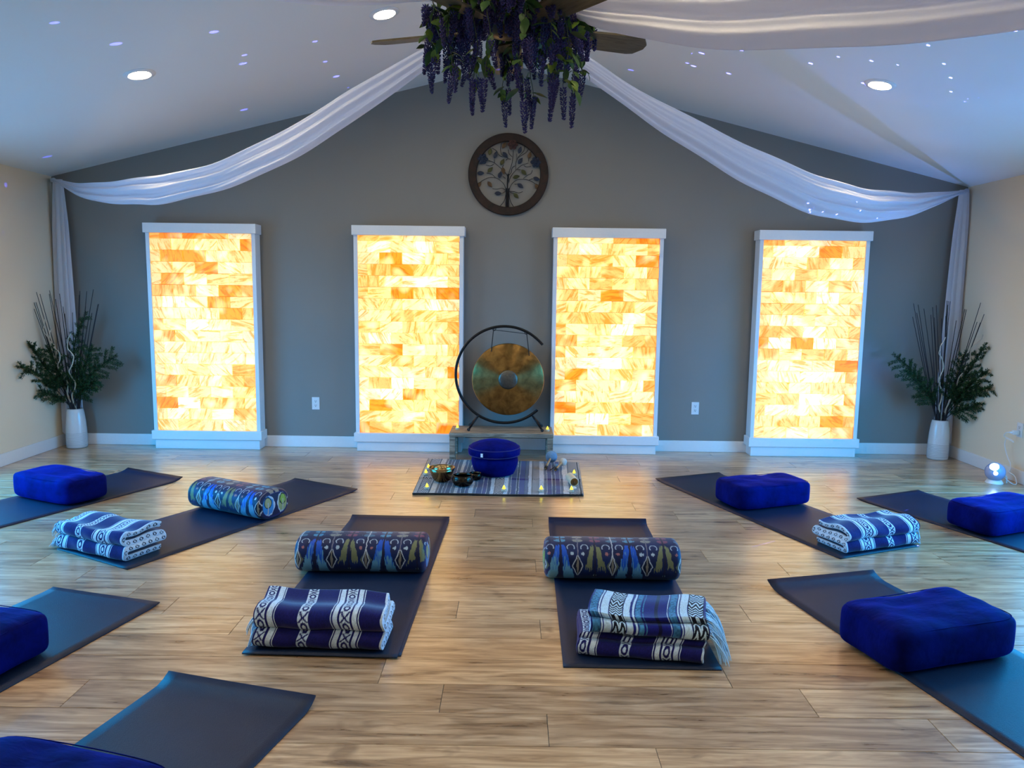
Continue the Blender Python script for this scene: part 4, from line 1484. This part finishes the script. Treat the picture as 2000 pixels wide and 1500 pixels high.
# the projector's own light: drifting blue nebula and star points
def star_light(name, loc, energy, color, stars, aim_w):
    l = bpy.data.lights.new(name, 'SPOT')
    l.spot_size = R(76 if stars else 150)
    l.spot_blend = 0.25 if stars else 0.6
    l.shadow_soft_size = 0.0 if stars else 0.03
    l.energy = energy
    l.color = color
    l.use_nodes = True
    nt = l.node_tree
    nt.nodes.clear()
    out = nt.nodes.new('ShaderNodeOutputLight')
    em = nt.nodes.new('ShaderNodeEmission')
    nt.links.new(em.outputs[0], out.inputs[0])
    tc = nt.nodes.new('ShaderNodeTexCoord')
    if stars:
        vo = nt.nodes.new('ShaderNodeTexVoronoi')
        vo.inputs['Scale'].default_value = 27.0
        vo.inputs['Randomness'].default_value = 1.0
        nt.links.new(tc.outputs['Normal'], vo.inputs['Vector'])
        lt = nt.nodes.new('ShaderNodeMath')
        lt.operation = 'LESS_THAN'
        lt.inputs[1].default_value = 0.085
        nt.links.new(vo.outputs['Distance'], lt.inputs[0])
        nt.links.new(lt.outputs[0], em.inputs['Strength'])
    else:
        nz = nt.nodes.new('ShaderNodeTexNoise')
        nz.inputs['Scale'].default_value = 1.9
        nz.inputs['Detail'].default_value = 1.0
        nt.links.new(tc.outputs['Normal'], nz.inputs['Vector'])
        rp = nt.nodes.new('ShaderNodeMapRange')
        rp.inputs['From Min'].default_value = 0.36
        rp.inputs['From Max'].default_value = 0.66
        nt.links.new(nz.outputs[0], rp.inputs[0])
        nt.links.new(rp.outputs[0], em.inputs['Strength'])
    o = bpy.data.objects.new(name, l)
    link(o)
    o.location = loc
    o.rotation_euler = aim_w.to_track_quat('-Z', 'Y').to_euler()
    return o


AIM_W = Vector((-0.62, -0.12, 0.77))
LENS = pj.matrix_basis @ (Vector((0, 0, 0.092)) + aim * 0.12)
star_light('projector_nebula_light', LENS, 60.0, (0.12, 0.30, 1.0), False, AIM_W)
star_light('projector_star_light', LENS, 7000.0, (0.10, 0.10, 1.0), True, Vector((-0.75, -0.48, 0.50)))


def downlight(x, y, label, group='recessed downlights near the end wall'):
    z = ZR - SLOPE * abs(x - XM)
    t = thing('recessed_light', label, 'ceiling light', (x, y, z), 0, group)
    t.rotation_euler = (0, math.atan(SLOPE) * (1 if x > XM else -1), 0)
    MB().lathe([(0.064, -0.004), (0.072, -0.010), (0.094, -0.008), (0.100, -0.002), (0.100, 0.0), (0.064, 0.0)], 48, None, False).build('trim_ring', M['white'], t, 'auto')
    MB().lathe([(0.001, -0.003), (0.056, -0.003), (0.065, -0.004), (0.065, 0.0), (0.001, 0.0)], 40).build('lens', M['diffuser'], t, 'auto')


downlight(-2.482, 5.172, 'recessed white downlight in the left ceiling slope, above the leftmost panel')
downlight(-0.870, 5.168, 'recessed white downlight near the ridge, left of the fan')
downlight(2.379, 5.187, 'recessed white downlight in the right ceiling slope')
downlight(-1.700, 4.250, 'recessed downlight cut by the top edge of the photo')
downlight(0.740, 5.170, 'recessed downlight hidden behind the voile on the right')
for dx in (-2.48, -0.87, 0.74, 2.38):  # out-of-view downlights, added as warm fill for floor and walls
    for dy in (2.6, 0.2):
        downlight(dx, dy, 'added unseen fill downlight above the near half of the room', 'added fill downlights over the near half of the room')


# ================================================================== VASES WITH BRANCHES
def vase(x, y, label):
    t = thing('vase', label, 'vase', (x, y, 0), 0, 'white ceramic floor vases')
    prof = [(0.001, 0.0), (0.078, 0.0), (0.086, 0.006), (0.0885, 0.03), (0.0885, 0.10), (0.087, 0.16), (0.082, 0.24), (0.073, 0.32), (0.066, 0.352), (0.060, 0.360), (0.055, 0.355), (0.060, 0.33), (0.070, 0.25), (0.074, 0.10), (0.070, 0.02), (0.001, 0.016)]
    MB().lathe(prof, 56, None, False).build('body', M['ceramic'], t, True)
    for k in range(9):
        z_ = 0.030 + k * 0.0135
        ring = [((0.0886 - max(0, z_ - .1) * 0.025) * math.cos(a), (0.0886 - max(0, z_ - .1) * 0.025) * math.sin(a), z_ + 0.001 * math.sin(a * 3 + k)) for a in np.linspace(0, 2 * PI, 48, endpoint=False)]
        MB().tube(ring, 0.0012, 5, True).build('ridge', M['groove'], t, True)
    return t


def clampx(p, m=0.02):
    return (min(max(p[0], XL + m), XR - m), min(p[1], YB - m), p[2])


def twig(vx, vy, ang, lean, top, label, group, rr):
    b = (vx - 0.02 * math.cos(ang), vy - 0.02 * math.sin(ang), 0.05)
    e_ = (vx + lean * math.cos(ang), vy + lean * math.sin(ang), top)
    mid = ((b[0] * .55 + e_[0] * .45) + rr.uniform(-.012, .012), (b[1] * .55 + e_[1] * .45) + rr.uniform(-.012, .012), b[2] * .5 + e_[2] * .5)
    rim = (vx + 0.042 * math.cos(ang) * min(1, lean / .2), vy + 0.042 * math.sin(ang) * min(1, lean / .2), 0.365)
    P = smooth_path([b, rim, clampx(mid), clampx(e_)], 20)
    o = MB().tube(P, np.linspace(0.0058, 0.0024, 20), 5).build('dry_twig', M['twig'], None, True)
    return tag(o, label, 'twig', group)


def willow(vx, vy, ang, lean, top, label, group, rr):
    P = []
    for k in range(30):
        f = k / 29
        amp = 0.020 * (0.3 + f)
        f2 = f * f if f < 0.3 else f - 0.21 * (1 - f) / 0.7
        amp = amp * min(1, f / 0.3)
        P.append(clampx((vx + (0.0 + lean * f2) * math.cos(ang) + amp * math.sin(k * 0.9 + rr.random()), vy + (0.0 + lean * f2) * math.sin(ang) + amp * 0.6 * math.cos(k * 0.8), 0.06 + (top - 0.06) * f)))
    o = MB().tube(smooth_path(P, 90), np.linspace(0.0085, 0.0040, 90), 6).build('curly_stick', M['willow'], None, True)
    return tag(o, label, 'stick', group)


def fir_branch(base, pts, label, group, seed, spread=0.13, n_side=8):
    """a curved stem with side shoots, every shoot carrying two ranks of needles"""
    rr = random.Random(seed)
    t = thing('evergreen_branch', label, 'branch', base, 0, group)
    B0 = Vector(base)
    P = smooth_path([(0, 0, 0)] + [tuple(Vector(clampx(p, 0.03)) - B0) for p in pts], 40)
    MB().tube(P, np.linspace(0.0042, 0.0018, 40), 5).build('stem', M['twig'], t, True)
    shoots = [P[14:]]
    for k in range(n_side * 2):
        i = int(14 + (24 * k) / (n_side * 2))
        d = Vector(P[i + 1] - P[i - 1]).normalized()
        side = d.cross(Vector((rr.uniform(-.4, .4), -1, rr.uniform(-.4, .4)))).normalized() * (1 if k % 2 else -1)
        dirv = (d * 0.75 + side * 0.8 + Vector((0, rr.uniform(-.35, .2), rr.uniform(-.1, .25)))).normalized()
        L_ = 1.15 * spread * rr.uniform(0.6, 1.1) * (1.15 - 0.5 * (i - 14) / 26)
        q = [np.array(P[i]) + np.array(dirv) * L_ * f + np.array((0, 0, -0.02 * f * f)) for f in np.linspace(0, 1, 9)]
        q = [np.array(clampx(tuple(np.array(x_) + np.array(base)), 0.012)) - np.array(base) for x_ in q]
        shoots.append(np.array(q))
    V, F = [], []
    ms = MB()
    for sh_ in shoots:
        ms.tube([tuple(p) for p in sh_], 0.0016, 4)
        ln = np.r_[0, np.cumsum(np.linalg.norm(np.diff(sh_, axis=0), axis=1))]
        nn = max(8, int(ln[-1] / 0.0036))
        for q in np.linspace(0.0, ln[-1], nn):
            p = np.array([np.interp(q, ln, sh_[:, c]) for c in range(3)])
            p2 = np.array([np.interp(min(q + 0.004, ln[-1]), ln, sh_[:, c]) for c in range(3)])
            d = Vector(p2 - p)
            if d.length < 1e-6:
                d = Vector(sh_[-1] - sh_[-2])
            d.normalize()
            for s in (-1, 1, 0):
                sd = d.cross(Vector((rr.uniform(-.5, .5), -1, rr.uniform(-.5, .5)))).normalized()
                nd = (d * 0.6 + sd * s + Vector((rr.uniform(-.3, .3), rr.uniform(-.4, .2) - (0.6 if s == 0 else 0), rr.uniform(-.2, .4)))).normalized()
                L_ = rr.uniform(0.017, 0.029)
                wv = nd.cross(Vector((rr.uniform(-1, 1), rr.uniform(-1, 1), rr.uniform(-1, 1)))).normalized() * 0.0030
                k = len(V)
                pv = Vector(p)
                mid = pv + nd * L_ * 0.5
                V += [tuple(pv), tuple(mid + wv), tuple(pv + nd * L_), tuple(mid - wv)]
                F.append((k, k + 1, k + 2, k + 3))
    V = [tuple(Vector(clampx(tuple(Vector(v_) + B0), 0.004)) - B0) for v_ in V]
    ms.build('shoots', M['twig'], t, True)
    tag(raw_obj('needles', V, F, M['fir'], t), kind='stuff')
    return t


def raw_obj(name, V, F, mat, parent):
    return make(name, raw_mesh(name, np.array(V), np.array(F), None, False), mat, parent)


rr = random.Random(5)
LV, RV = (-4.000, 6.815), (3.862, 6.780)
vase(LV[0], LV[1], 'white ribbed ceramic vase in the left corner of the room')
vase(RV[0], RV[1], 'white ribbed ceramic vase in the right corner of the room')
for (vx, vy), sd in ((LV, 'left'), (RV, 'right')):
    grp = 'dry twigs in the %s vase' % sd
    lab = 'dark dry twig standing in the %s corner vase' % sd
    for k in range(22):
        tgt = (-0.24 if sd == 'left' else -0.36) + k * (0.56 / 21) + rr.uniform(-.02, .02)
        dep = rr.uniform(-0.26, 0.05)
        ang = math.atan2(dep, tgt)
        twig(vx, vy, ang, math.hypot(dep, tgt), rr.uniform(1.22, 1.44), lab, grp, rr)
if True:
    vx, vy = LV
    willow(vx, vy, R(-112), 0.26, 1.18, 'pale curly willow stick in the left vase, leftmost and tallest', 'curly sticks in the left vase', rr)
    willow(vx, vy, R(-98), 0.26, 1.10, 'pale curly willow stick in the left vase, middle one', 'curly sticks in the left vase', rr)
    willow(vx, vy, R(-62), 0.30, 1.06, 'pale curly willow stick in the left vase, rightmost one', 'curly sticks in the left vase', rr)
    vx, vy = RV
    willow(vx, vy, R(-128), 0.26, 1.12, 'pale curly willow stick in the right vase, leaning left', 'curly sticks in the right vase', rr)
    willow(vx, vy, R(-66), 0.30, 1.15, 'pale curly willow stick in the right vase, leaning right', 'curly sticks in the right vase', rr)
fb = lambda c, dx, dy, z: (c[0] + dx, c[1] + dy, z)
LB = 'evergreen branch in the left vase, '
gl = 'evergreen branches in the left vase'
for k, (pts, lab, spd) in enumerate([
    ([(-.06, -.10, .50), (-.13, -.32, .72), (-.14, -.55, .80)], 'reaching lowest along the left wall', .15),
    ([(-.05, -.08, .52), (-.12, -.24, .80), (-.13, -.38, .98)], 'arching up against the left wall', .14),
    ([(-.02, -.06, .52), (-.06, -.16, .78), (-.10, -.20, .95)], 'standing just left of the middle', .13),
    ([(.05, -.05, .50), (.16, -.10, .74), (.26, -.12, .95)], 'spreading right below the tall sprig', .15),
    ([(.06, -.06, .48), (.24, -.10, .70), (.46, -.10, .86)], 'reaching farthest right across the grey wall', .15),
    ([(.03, -.04, .55), (.08, -.08, .95), (.20, -.08, 1.24)], 'tall upright one right of the twigs', .09),
    ([(.05, -.05, .44), (.16, -.10, .56), (.30, -.14, .64)], 'hanging low on the right', .13),
    ([(-.04, -.06, .42), (-.10, -.20, .52), (-.13, -.30, .56)], 'short low one on the left', .09)]):
    fir_branch((LV[0], LV[1], 0.30), [fb(LV, *p) for p in pts], LB + lab, gl, 100 + k, spd)
RB_ = 'evergreen branch in the right vase, '
gr = 'evergreen branches in the right vase'
for k, (pts, lab, spd) in enumerate([
    ([(-.08, -.05, .50), (-.28, -.10, .74), (-.52, -.10, .96)], 'reaching farthest left towards the salt panel', .12),
    ([(-.07, -.05, .48), (-.24, -.10, .66), (-.40, -.10, .82)], 'spreading left below the longest one', .14),
    ([(.04, -.08, .50), (.10, -.24, .72), (.14, -.40, .86)], 'spreading along the right wall', .15),
    ([(.03, -.08, .55), (.10, -.20, .84), (.14, -.34, 1.08)], 'reaching up the right wall', .12),
    ([(.02, -.05, .52), (.06, -.12, .80), (.08, -.16, 1.00)], 'standing behind the curly stick', .13),
    ([(.04, -.08, .42), (.10, -.22, .50), (.13, -.32, .56)], 'drooping low on the right', .11),
    ([(.05, -.06, .46), (.10, -.20, .62), (.14, -.46, .72)], 'pointing out along the wall to the right', .12)]):
    fir_branch((RV[0], RV[1], 0.30), [fb(RV, *p) for p in pts], RB_ + lab, gr, 200 + k, spd)


# ================================================================== DRAPES
def swag(parent, A, B_, top, bot, pleats, seed, depth=0.05, n=150, nw=110):
    """a hanging length of voile between plan points A and B_; top/bot: (s, z) tables of its upper and lower edge"""
    s = np.linspace(0, 1, n)
    zt = np.interp(s, *zip(*smooth_table(top)))
    zb = np.interp(s, *zip(*smooth_table(bot)))
    A, B_ = np.array(A), np.array(B_)
    d = (B_ - A) / np.linalg.norm(B_ - A)
    nr = np.array((-d[1], d[0]))
    a = np.linspace(0, 2 * PI, nw, endpoint=False)
    S, AA = np.meshgrid(s, a, indexing='ij')
    H = (zt - zb)[:, None]
    w_ = (1 - np.cos(AA)) / 2                      # 0 top .. 1 bottom, front face then back face
    Zm = zt[:, None] - H * w_
    sidev = np.sin(AA)
    amp = np.clip(H / 0.22, 0.15, 1.0)
    fold = 0.018 * np.sin(w_ * pleats * 2 * PI + 1.3 * np.sin(S * 5 + seed) + seed) + 0.008 * np.sin(w_ * pleats * 4.6 * PI + S * 7 + seed)
    off = sidev * depth * amp + fold * amp * np.sign(sidev + 1e-9) * np.abs(sidev) ** 0.4
    off = off + 0.02 * amp * np.sin(w_ * PI * 1.0)
    plan = A + (B_ - A) * S[..., None]
    P = np.stack([plan[..., 0] + nr[0] * off, plan[..., 1] + nr[1] * off, Zm + 0.004 * np.sin(S * 40 + seed) * amp], -1)
    P[..., 0] = np.clip(P[..., 0], XL + 0.006, XR - 0.006)
    P[..., 1] = np.minimum(P[..., 1], YB - 0.006)
    zc = ZR - SLOPE * np.abs(P[..., 0] - XM) - 0.004
    P[..., 2] = np.minimum(P[..., 2], zc)
    return make('swag', grid_mesh('swag', P, None, False, True), M['sheer'], parent)


def smooth_table(tb):
    P = smooth_path(tb, 80)
    return [tuple(p) for p in P]


def tail(parent, x, y, ztop, zbot, r0, r1, seed, nrm):
    n, nw = 90, 120
    f = np.linspace(0, 1, n)
    a = np.linspace(0, 2 * PI, nw, endpoint=False)
    Fq, A = np.meshgrid(f, a, indexing='ij')
    r_ = r0 + (r1 - r0) * Fq ** 0.55
    ripple = 1 + 0.26 * np.sin(A * 7 + seed + 1.2 * np.sin(Fq * 3)) * np.clip(Fq * 6, 0.25, 1)
    P = np.stack([x + r_ * ripple * np.cos(A), y + 0.42 * r_ * ripple * np.sin(A), ztop + (zbot - ztop) * Fq + 0.012 * np.sin(A * 7 + seed) * Fq], -1)
    P[..., 0] = np.clip(P[..., 0], XL + 0.016, XR - 0.016)
    P[..., 1] = np.minimum(P[..., 1], YB - 0.02)
    return make('tail', grid_mesh('tail', P, None, False, True), M['sheer'], parent)


HUB = (-0.045, 3.30)
d1 = thing('ceiling_drape', 'white voile drape swagged from the fan to the back left corner', 'drape', (0, 0, 0), 0, 'voile drapes gathered at the fan')
swag(d1, (-4.145, 6.900), (-0.12, 3.39),
     [(0.0, 2.415), (0.04, 2.385), (0.135, 2.315), (0.27, 2.275), (0.40, 2.258), (0.52, 2.253), (0.64, 2.312), (0.76, 2.416), (0.826, 2.491), (0.90, 2.563), (0.95, 2.60), (1.0, 2.62)],
     [(0.0, 2.385), (0.04, 2.340), (0.128, 2.204), (0.207, 2.135), (0.33, 2.074), (0.425, 2.056), (0.583, 2.099), (0.703, 2.191), (0.794, 2.300), (0.873, 2.417), (0.93, 2.50), (1.0, 2.56)], 2.4, 1)
tail(d1, -4.075, 6.885, 2.405, 0.12, 0.040, 0.088, 1, 1)
MB().sphere((-4.125, 6.91, 2.400), 0.022, 16, 8).build('hook', M['white'], d1, True)
d2 = thing('ceiling_drape', 'white voile drape swagged from the fan to the back right corner', 'drape', (0, 0, 0), 0, 'voile drapes gathered at the fan')
swag(d2, (4.005, 6.900), (0.04, 3.39),
     [(0.0, 2.420), (0.045, 2.380), (0.202, 2.287), (0.345, 2.238), (0.465, 2.234), (0.595, 2.277), (0.722, 2.353), (0.815, 2.424), (0.877, 2.478), (0.93, 2.545), (1.0, 2.62)],
     [(0.0, 2.385), (0.05, 2.330), (0.156, 2.181), (0.268, 2.059), (0.375, 1.995), (0.488, 1.987), (0.566, 2.022), (0.66, 2.097), (0.742, 2.190), (0.813, 2.276), (0.875, 2.372), (0.93, 2.45), (1.0, 2.56)], 2.8, 2)
tail(d2, 3.965, 6.885, 2.405, 0.12, 0.040, 0.088, 3, -1)
MB().sphere((4.000, 6.91, 2.400), 0.022, 16, 8).build('hook', M['white'], d2, True)
d3 = thing('ceiling_drape', 'white voile drape crossing the top right towards the right wall', 'drape', (0, 0, 0), 0, 'voile drapes gathered at the fan')
swag(d3, (0.05, 3.22), (4.02, 1.50),
     [(0.0, 2.66), (0.06, 2.66), (0.15, 2.64), (0.28, 2.60), (0.40, 2.56), (0.60, 2.50), (0.85, 2.46), (1.0, 2.42)],
     [(0.0, 2.60), (0.03, 2.570), (0.08, 2.472), (0.155, 2.385), (0.225, 2.342), (0.287, 2.322), (0.345, 2.321), (0.40, 2.320), (0.60, 2.33), (0.85, 2.35), (1.0, 2.38)], 2.2, 4, 0.07)
MB().sphere((4.015, 1.50, 2.40), 0.022, 16, 8).build('hook', M['white'], d3, True)
d4 = thing('ceiling_drape', 'white voile drape just touching the top edge, left of the fan', 'drape', (0, 0, 0), 0, 'voile drapes gathered at the fan')
swag(d4, (-0.14, 3.22), (-4.14, 1.50),
     [(0.0, 2.66), (0.15, 2.72), (0.40, 2.70), (0.60, 2.63), (0.85, 2.51), (1.0, 2.42)],
     [(0.0, 2.62), (0.043, 2.605), (0.104, 2.557), (0.166, 2.521), (0.24, 2.52), (0.40, 2.53), (0.60, 2.48), (0.85, 2.43), (1.0, 2.39)], 2.2, 6, 0.06)
MB().sphere((-4.145, 1.50, 2.40), 0.022, 16, 8).build('hook', M['white'], d4, True)

# ================================================================== CEILING FAN
FX, FY, FZ = -0.042, 3.300, 2.550
fan = thing('ceiling_fan', 'dark five-blade ceiling fan hanging from the ridge, wrapped in flowers', 'ceiling fan', (FX, FY, FZ))
top_z = ZR - SLOPE * abs(FX - XM) - FZ
MB().lathe([(0.020, top_z - 0.005), (0.070, top_z - 0.01), (0.066, top_z - 0.05), (0.025, top_z - 0.09), (0.014, top_z - 0.095)], 32).build('canopy', M['bronze'], fan, 'auto')
MB().lathe([(0.013, 0.17), (0.013, top_z - 0.05)], 16).build('downrod', M['bronze'], fan, True)
MB().lathe([(0.02, 0.20), (0.06, 0.185), (0.115, 0.15), (0.128, 0.10), (0.122, 0.05), (0.10, 0.028), (0.10, 0.012), (0.075, -0.020), (0.03, -0.035), (0.001, -0.036)], 48).build('motor_housing', M['bronze'], fan, 'auto')
for k in range(5):
    a = R(90 + 72 * k)
    n = 16
    V, F = [], []
    for i in range(n):
        f = i / (n - 1)
        x_ = 0.17 + 0.46 * f
        wd = 0.052 + 0.016 * math.sin(PI * min(1, f * 1.0) * 0.5)
        if f > 0.86:
            wd *= math.sqrt(max(0.0, 1 - ((f - 0.86) / 0.14) ** 2)) * 0.75 + 0.25
        for yy in (-wd, wd):
            zz = -yy * math.tan(R(12))
            V += [(x_, yy, zz + 0.004), (x_, yy, zz - 0.004)]
    for i in range(n - 1):
        b = i * 4
        F += [(b, b + 4, b + 6, b + 2), (b + 1, b + 3, b + 7, b + 5), (b, b + 1, b + 5, b + 4), (b + 2, b + 6, b + 7, b + 3)]
    F += [(0, 2, 3, 1), ((n - 1) * 4, (n - 1) * 4 + 1, (n - 1) * 4 + 3, (n - 1) * 4 + 2)]
    bl = make('blade', mesh('blade', V, F), M['blade'], fan, None, (0, 0, a))
    MB().tube([(0.08, 0, 0.035), (0.14, 0, 0.020), (0.20, 0, 0.008)], [0.014, 0.012, 0.010], 8).build('blade_arm', M['bronze'], bl, True)

# ================================================================== HANGING LAVENDER AND IVY
spike_me, vleaf_me = [], []
for k in range(4):
    rr = random.Random(40 + k)
    mb = MB()
    L_ = (0.085, 0.105, 0.125, 0.145)[k]
    mb.tube([(0, 0, 0), (0, 0, -L_)], 0.0012, 4)
    whorls = int(L_ / 0.0085)
    for i in range(whorls):
        f = i / (whorls - 1)
        z_ = -0.012 - (L_ - 0.012) * f
        rad = 0.0125 * (1 - 0.55 * f) * (0.75 + 0.25 * math.sin(f * PI))
        for q in range(5):
            a = q * 2 * PI / 5 + i * 0.65 + rr.uniform(-.2, .2)
            c = Vector((rad * math.cos(a), rad * math.sin(a), z_ + rr.uniform(-.002, .002)))
            o_ = Vector((math.cos(a), math.sin(a), 0.75)).normalized() * 0.0075
            s1 = Vector((-math.sin(a), math.cos(a), 0)) * 0.0036
            s2 = o_.cross(s1).normalized() * 0.0036
            v = [c - o_, c + s1, c + s2, c - s1, c - s2, c + o_]
            mb.add(v, [(0, 2, 1), (0, 3, 2), (0, 4, 3), (0, 1, 4), (5, 1, 2), (5, 2, 3), (5, 3, 4), (5, 4, 1)])
    me = bpy.data.meshes.new('flower_spike')
    me.from_pydata(mb.v, [], mb.f)
    me.materials.append(M['bud'])
    spike_me.append(me)
for k in range(4):
    n = 6
    v, f = [], []
    ln, wd = (0.045, 0.055, 0.062, 0.040)[k], (0.030, 0.034, 0.030, 0.026)[k]
    for i in range(n):
        t_ = i / (n - 1)
        w_ = wd * math.sin(PI * min(0.98, t_ ** 0.8)) * 0.5
        v += [(t_ * ln, -w_ - 1e-4, 0.006 * math.sin(t_ * 2.6)), (t_ * ln, 0, 0.010 * math.sin(t_ * 2.6) - 0.004 * w_ / wd), (t_ * ln, w_ + 1e-4, 0.006 * math.sin(t_ * 2.6))]
    for i in range(n - 1):
        b = i * 3
        f += [(b, b + 3, b + 4, b + 1), (b + 1, b + 4, b + 5, b + 2)]
    me = mesh('leaf', v, f, True)
    me.materials.append(M['vleaf'] if k < 2 else M['vleaf2'])
    vleaf_me.append(me)


def garland(x, y, ztop, zbot, label, seed, n_leaf, n_spk, bushy=0.03, group='trailing lavender garlands hanging from the fan'):
    rr = random.Random(seed)
    t = thing('flower_garland', label, 'garland', (x, y, ztop), 0, group)
    L_ = ztop - zbot
    end = L_ - 0.10
    pts = [(0.010 * math.sin(k * 1.3 + seed), 0.010 * math.cos(k * 1.1 + seed), -end * k / 6) for k in range(7)]
    P = smooth_path(pts, 24)
    MB().tube(P, np.linspace(0.0024, 0.0014, 24), 4).build('stem', M['vine'], t, True)

    def at(f):
        return Vector(P[min(23, max(0, int(f * 23)))])
    for k in range(n_leaf):
        f = rr.random() ** 0.8
        me = vleaf_me[rr.choice((0, 1, 2, 3) if f > 0.35 else (2, 3, 3, 2, 0))]
        p = at(f) + Vector((rr.uniform(-bushy, bushy), rr.uniform(-bushy, bushy), 0)) * 0.4
        o = make('leaf', me, None, t, p, (rr.uniform(-.6, .6), rr.uniform(0.2, 1.5), rr.uniform(0, 2 * PI)))
        s = rr.uniform(0.85, 1.35)
        o.scale = (s, s, s)
    for k in range(n_spk):
        f = 1.0 if k == 0 else rr.uniform(0.12, 1.0)
        me = spike_me[rr.choice((1, 2, 3) if k == 0 else (0, 1, 2))]
        p = at(f) + (Vector((0, 0, 0)) if k == 0 else Vector((rr.uniform(-bushy, bushy), rr.uniform(-bushy, bushy), 0)))
        tilt = 0.12 if k == 0 else 0.38
        make('flower_spike', me, None, t, p, (rr.uniform(-tilt, tilt), rr.uniform(-tilt, tilt), rr.uniform(0, 6)))
    return t


# long strands: photo column -> place on the ring round the fan, and the height of their tips
long_ = [(-0.375, 0.05, 2.335, 'outermost strand on the left'), (-0.345, -0.10, 2.320, 'second strand from the left edge'), (-0.265, -0.22, 2.232, 'thick strand below the left fan blade'),
         (-0.205, 0.24, 2.305, 'short curled strand left of the middle pair'), (-0.165, -0.27, 2.190, 'left one of the forked middle pair'), (-0.115, -0.30, 2.182, 'right one of the forked middle pair'),
         (-0.060, 0.30, 2.250, 'thin strand between the forked pair and the longest one'), (0.015, -0.31, 2.105, 'longest strand, hanging in front of the wall plaque'),
         (0.065, 0.29, 2.245, 'strand just right of the longest one'), (0.135, -0.26, 2.178, 'straight strand with a single tip on the right'), (0.150, 0.20, 2.300, 'short strand behind the single tip one'),
         (0.185, -0.24, 2.170, 'thick leafy strand on the right'), (0.225, -0.18, 2.150, 'lowest strand on the right side'), (0.275, 0.06, 2.300, 'outermost strand on the right'),
         (0.240, 0.16, 2.330, 'short strand below the right fan blade'), (-0.010, 0.10, 2.360, 'short pale green strand in the middle'), (-0.300, 0.12, 2.370, 'short strand behind the left edge'),
         (0.100, -0.10, 2.330, 'bushy strand right of the middle')]
for k, (dx, dy, zb, lab) in enumerate(long_):
    garland(dx, FY + dy, 2.66 - 0.03 * random.random(), zb, 'lavender garland under the fan, ' + lab, 300 + k, 13, 4)
rr = random.Random(77)
for k in range(46):
    a = rr.uniform(0, 2 * PI)
    rd = 0.33 * math.sqrt(rr.uniform(0.12, 1.0))
    garland(FX + rd * 1.04 * math.cos(a), FY + rd * math.sin(a), rr.uniform(2.62, 2.72), rr.uniform(2.43, 2.54), 'short bushy lavender garland massed round the fan hub', 400 + k, 15, 3 + k % 3, 0.06,
            'short bushy garlands round the fan hub')
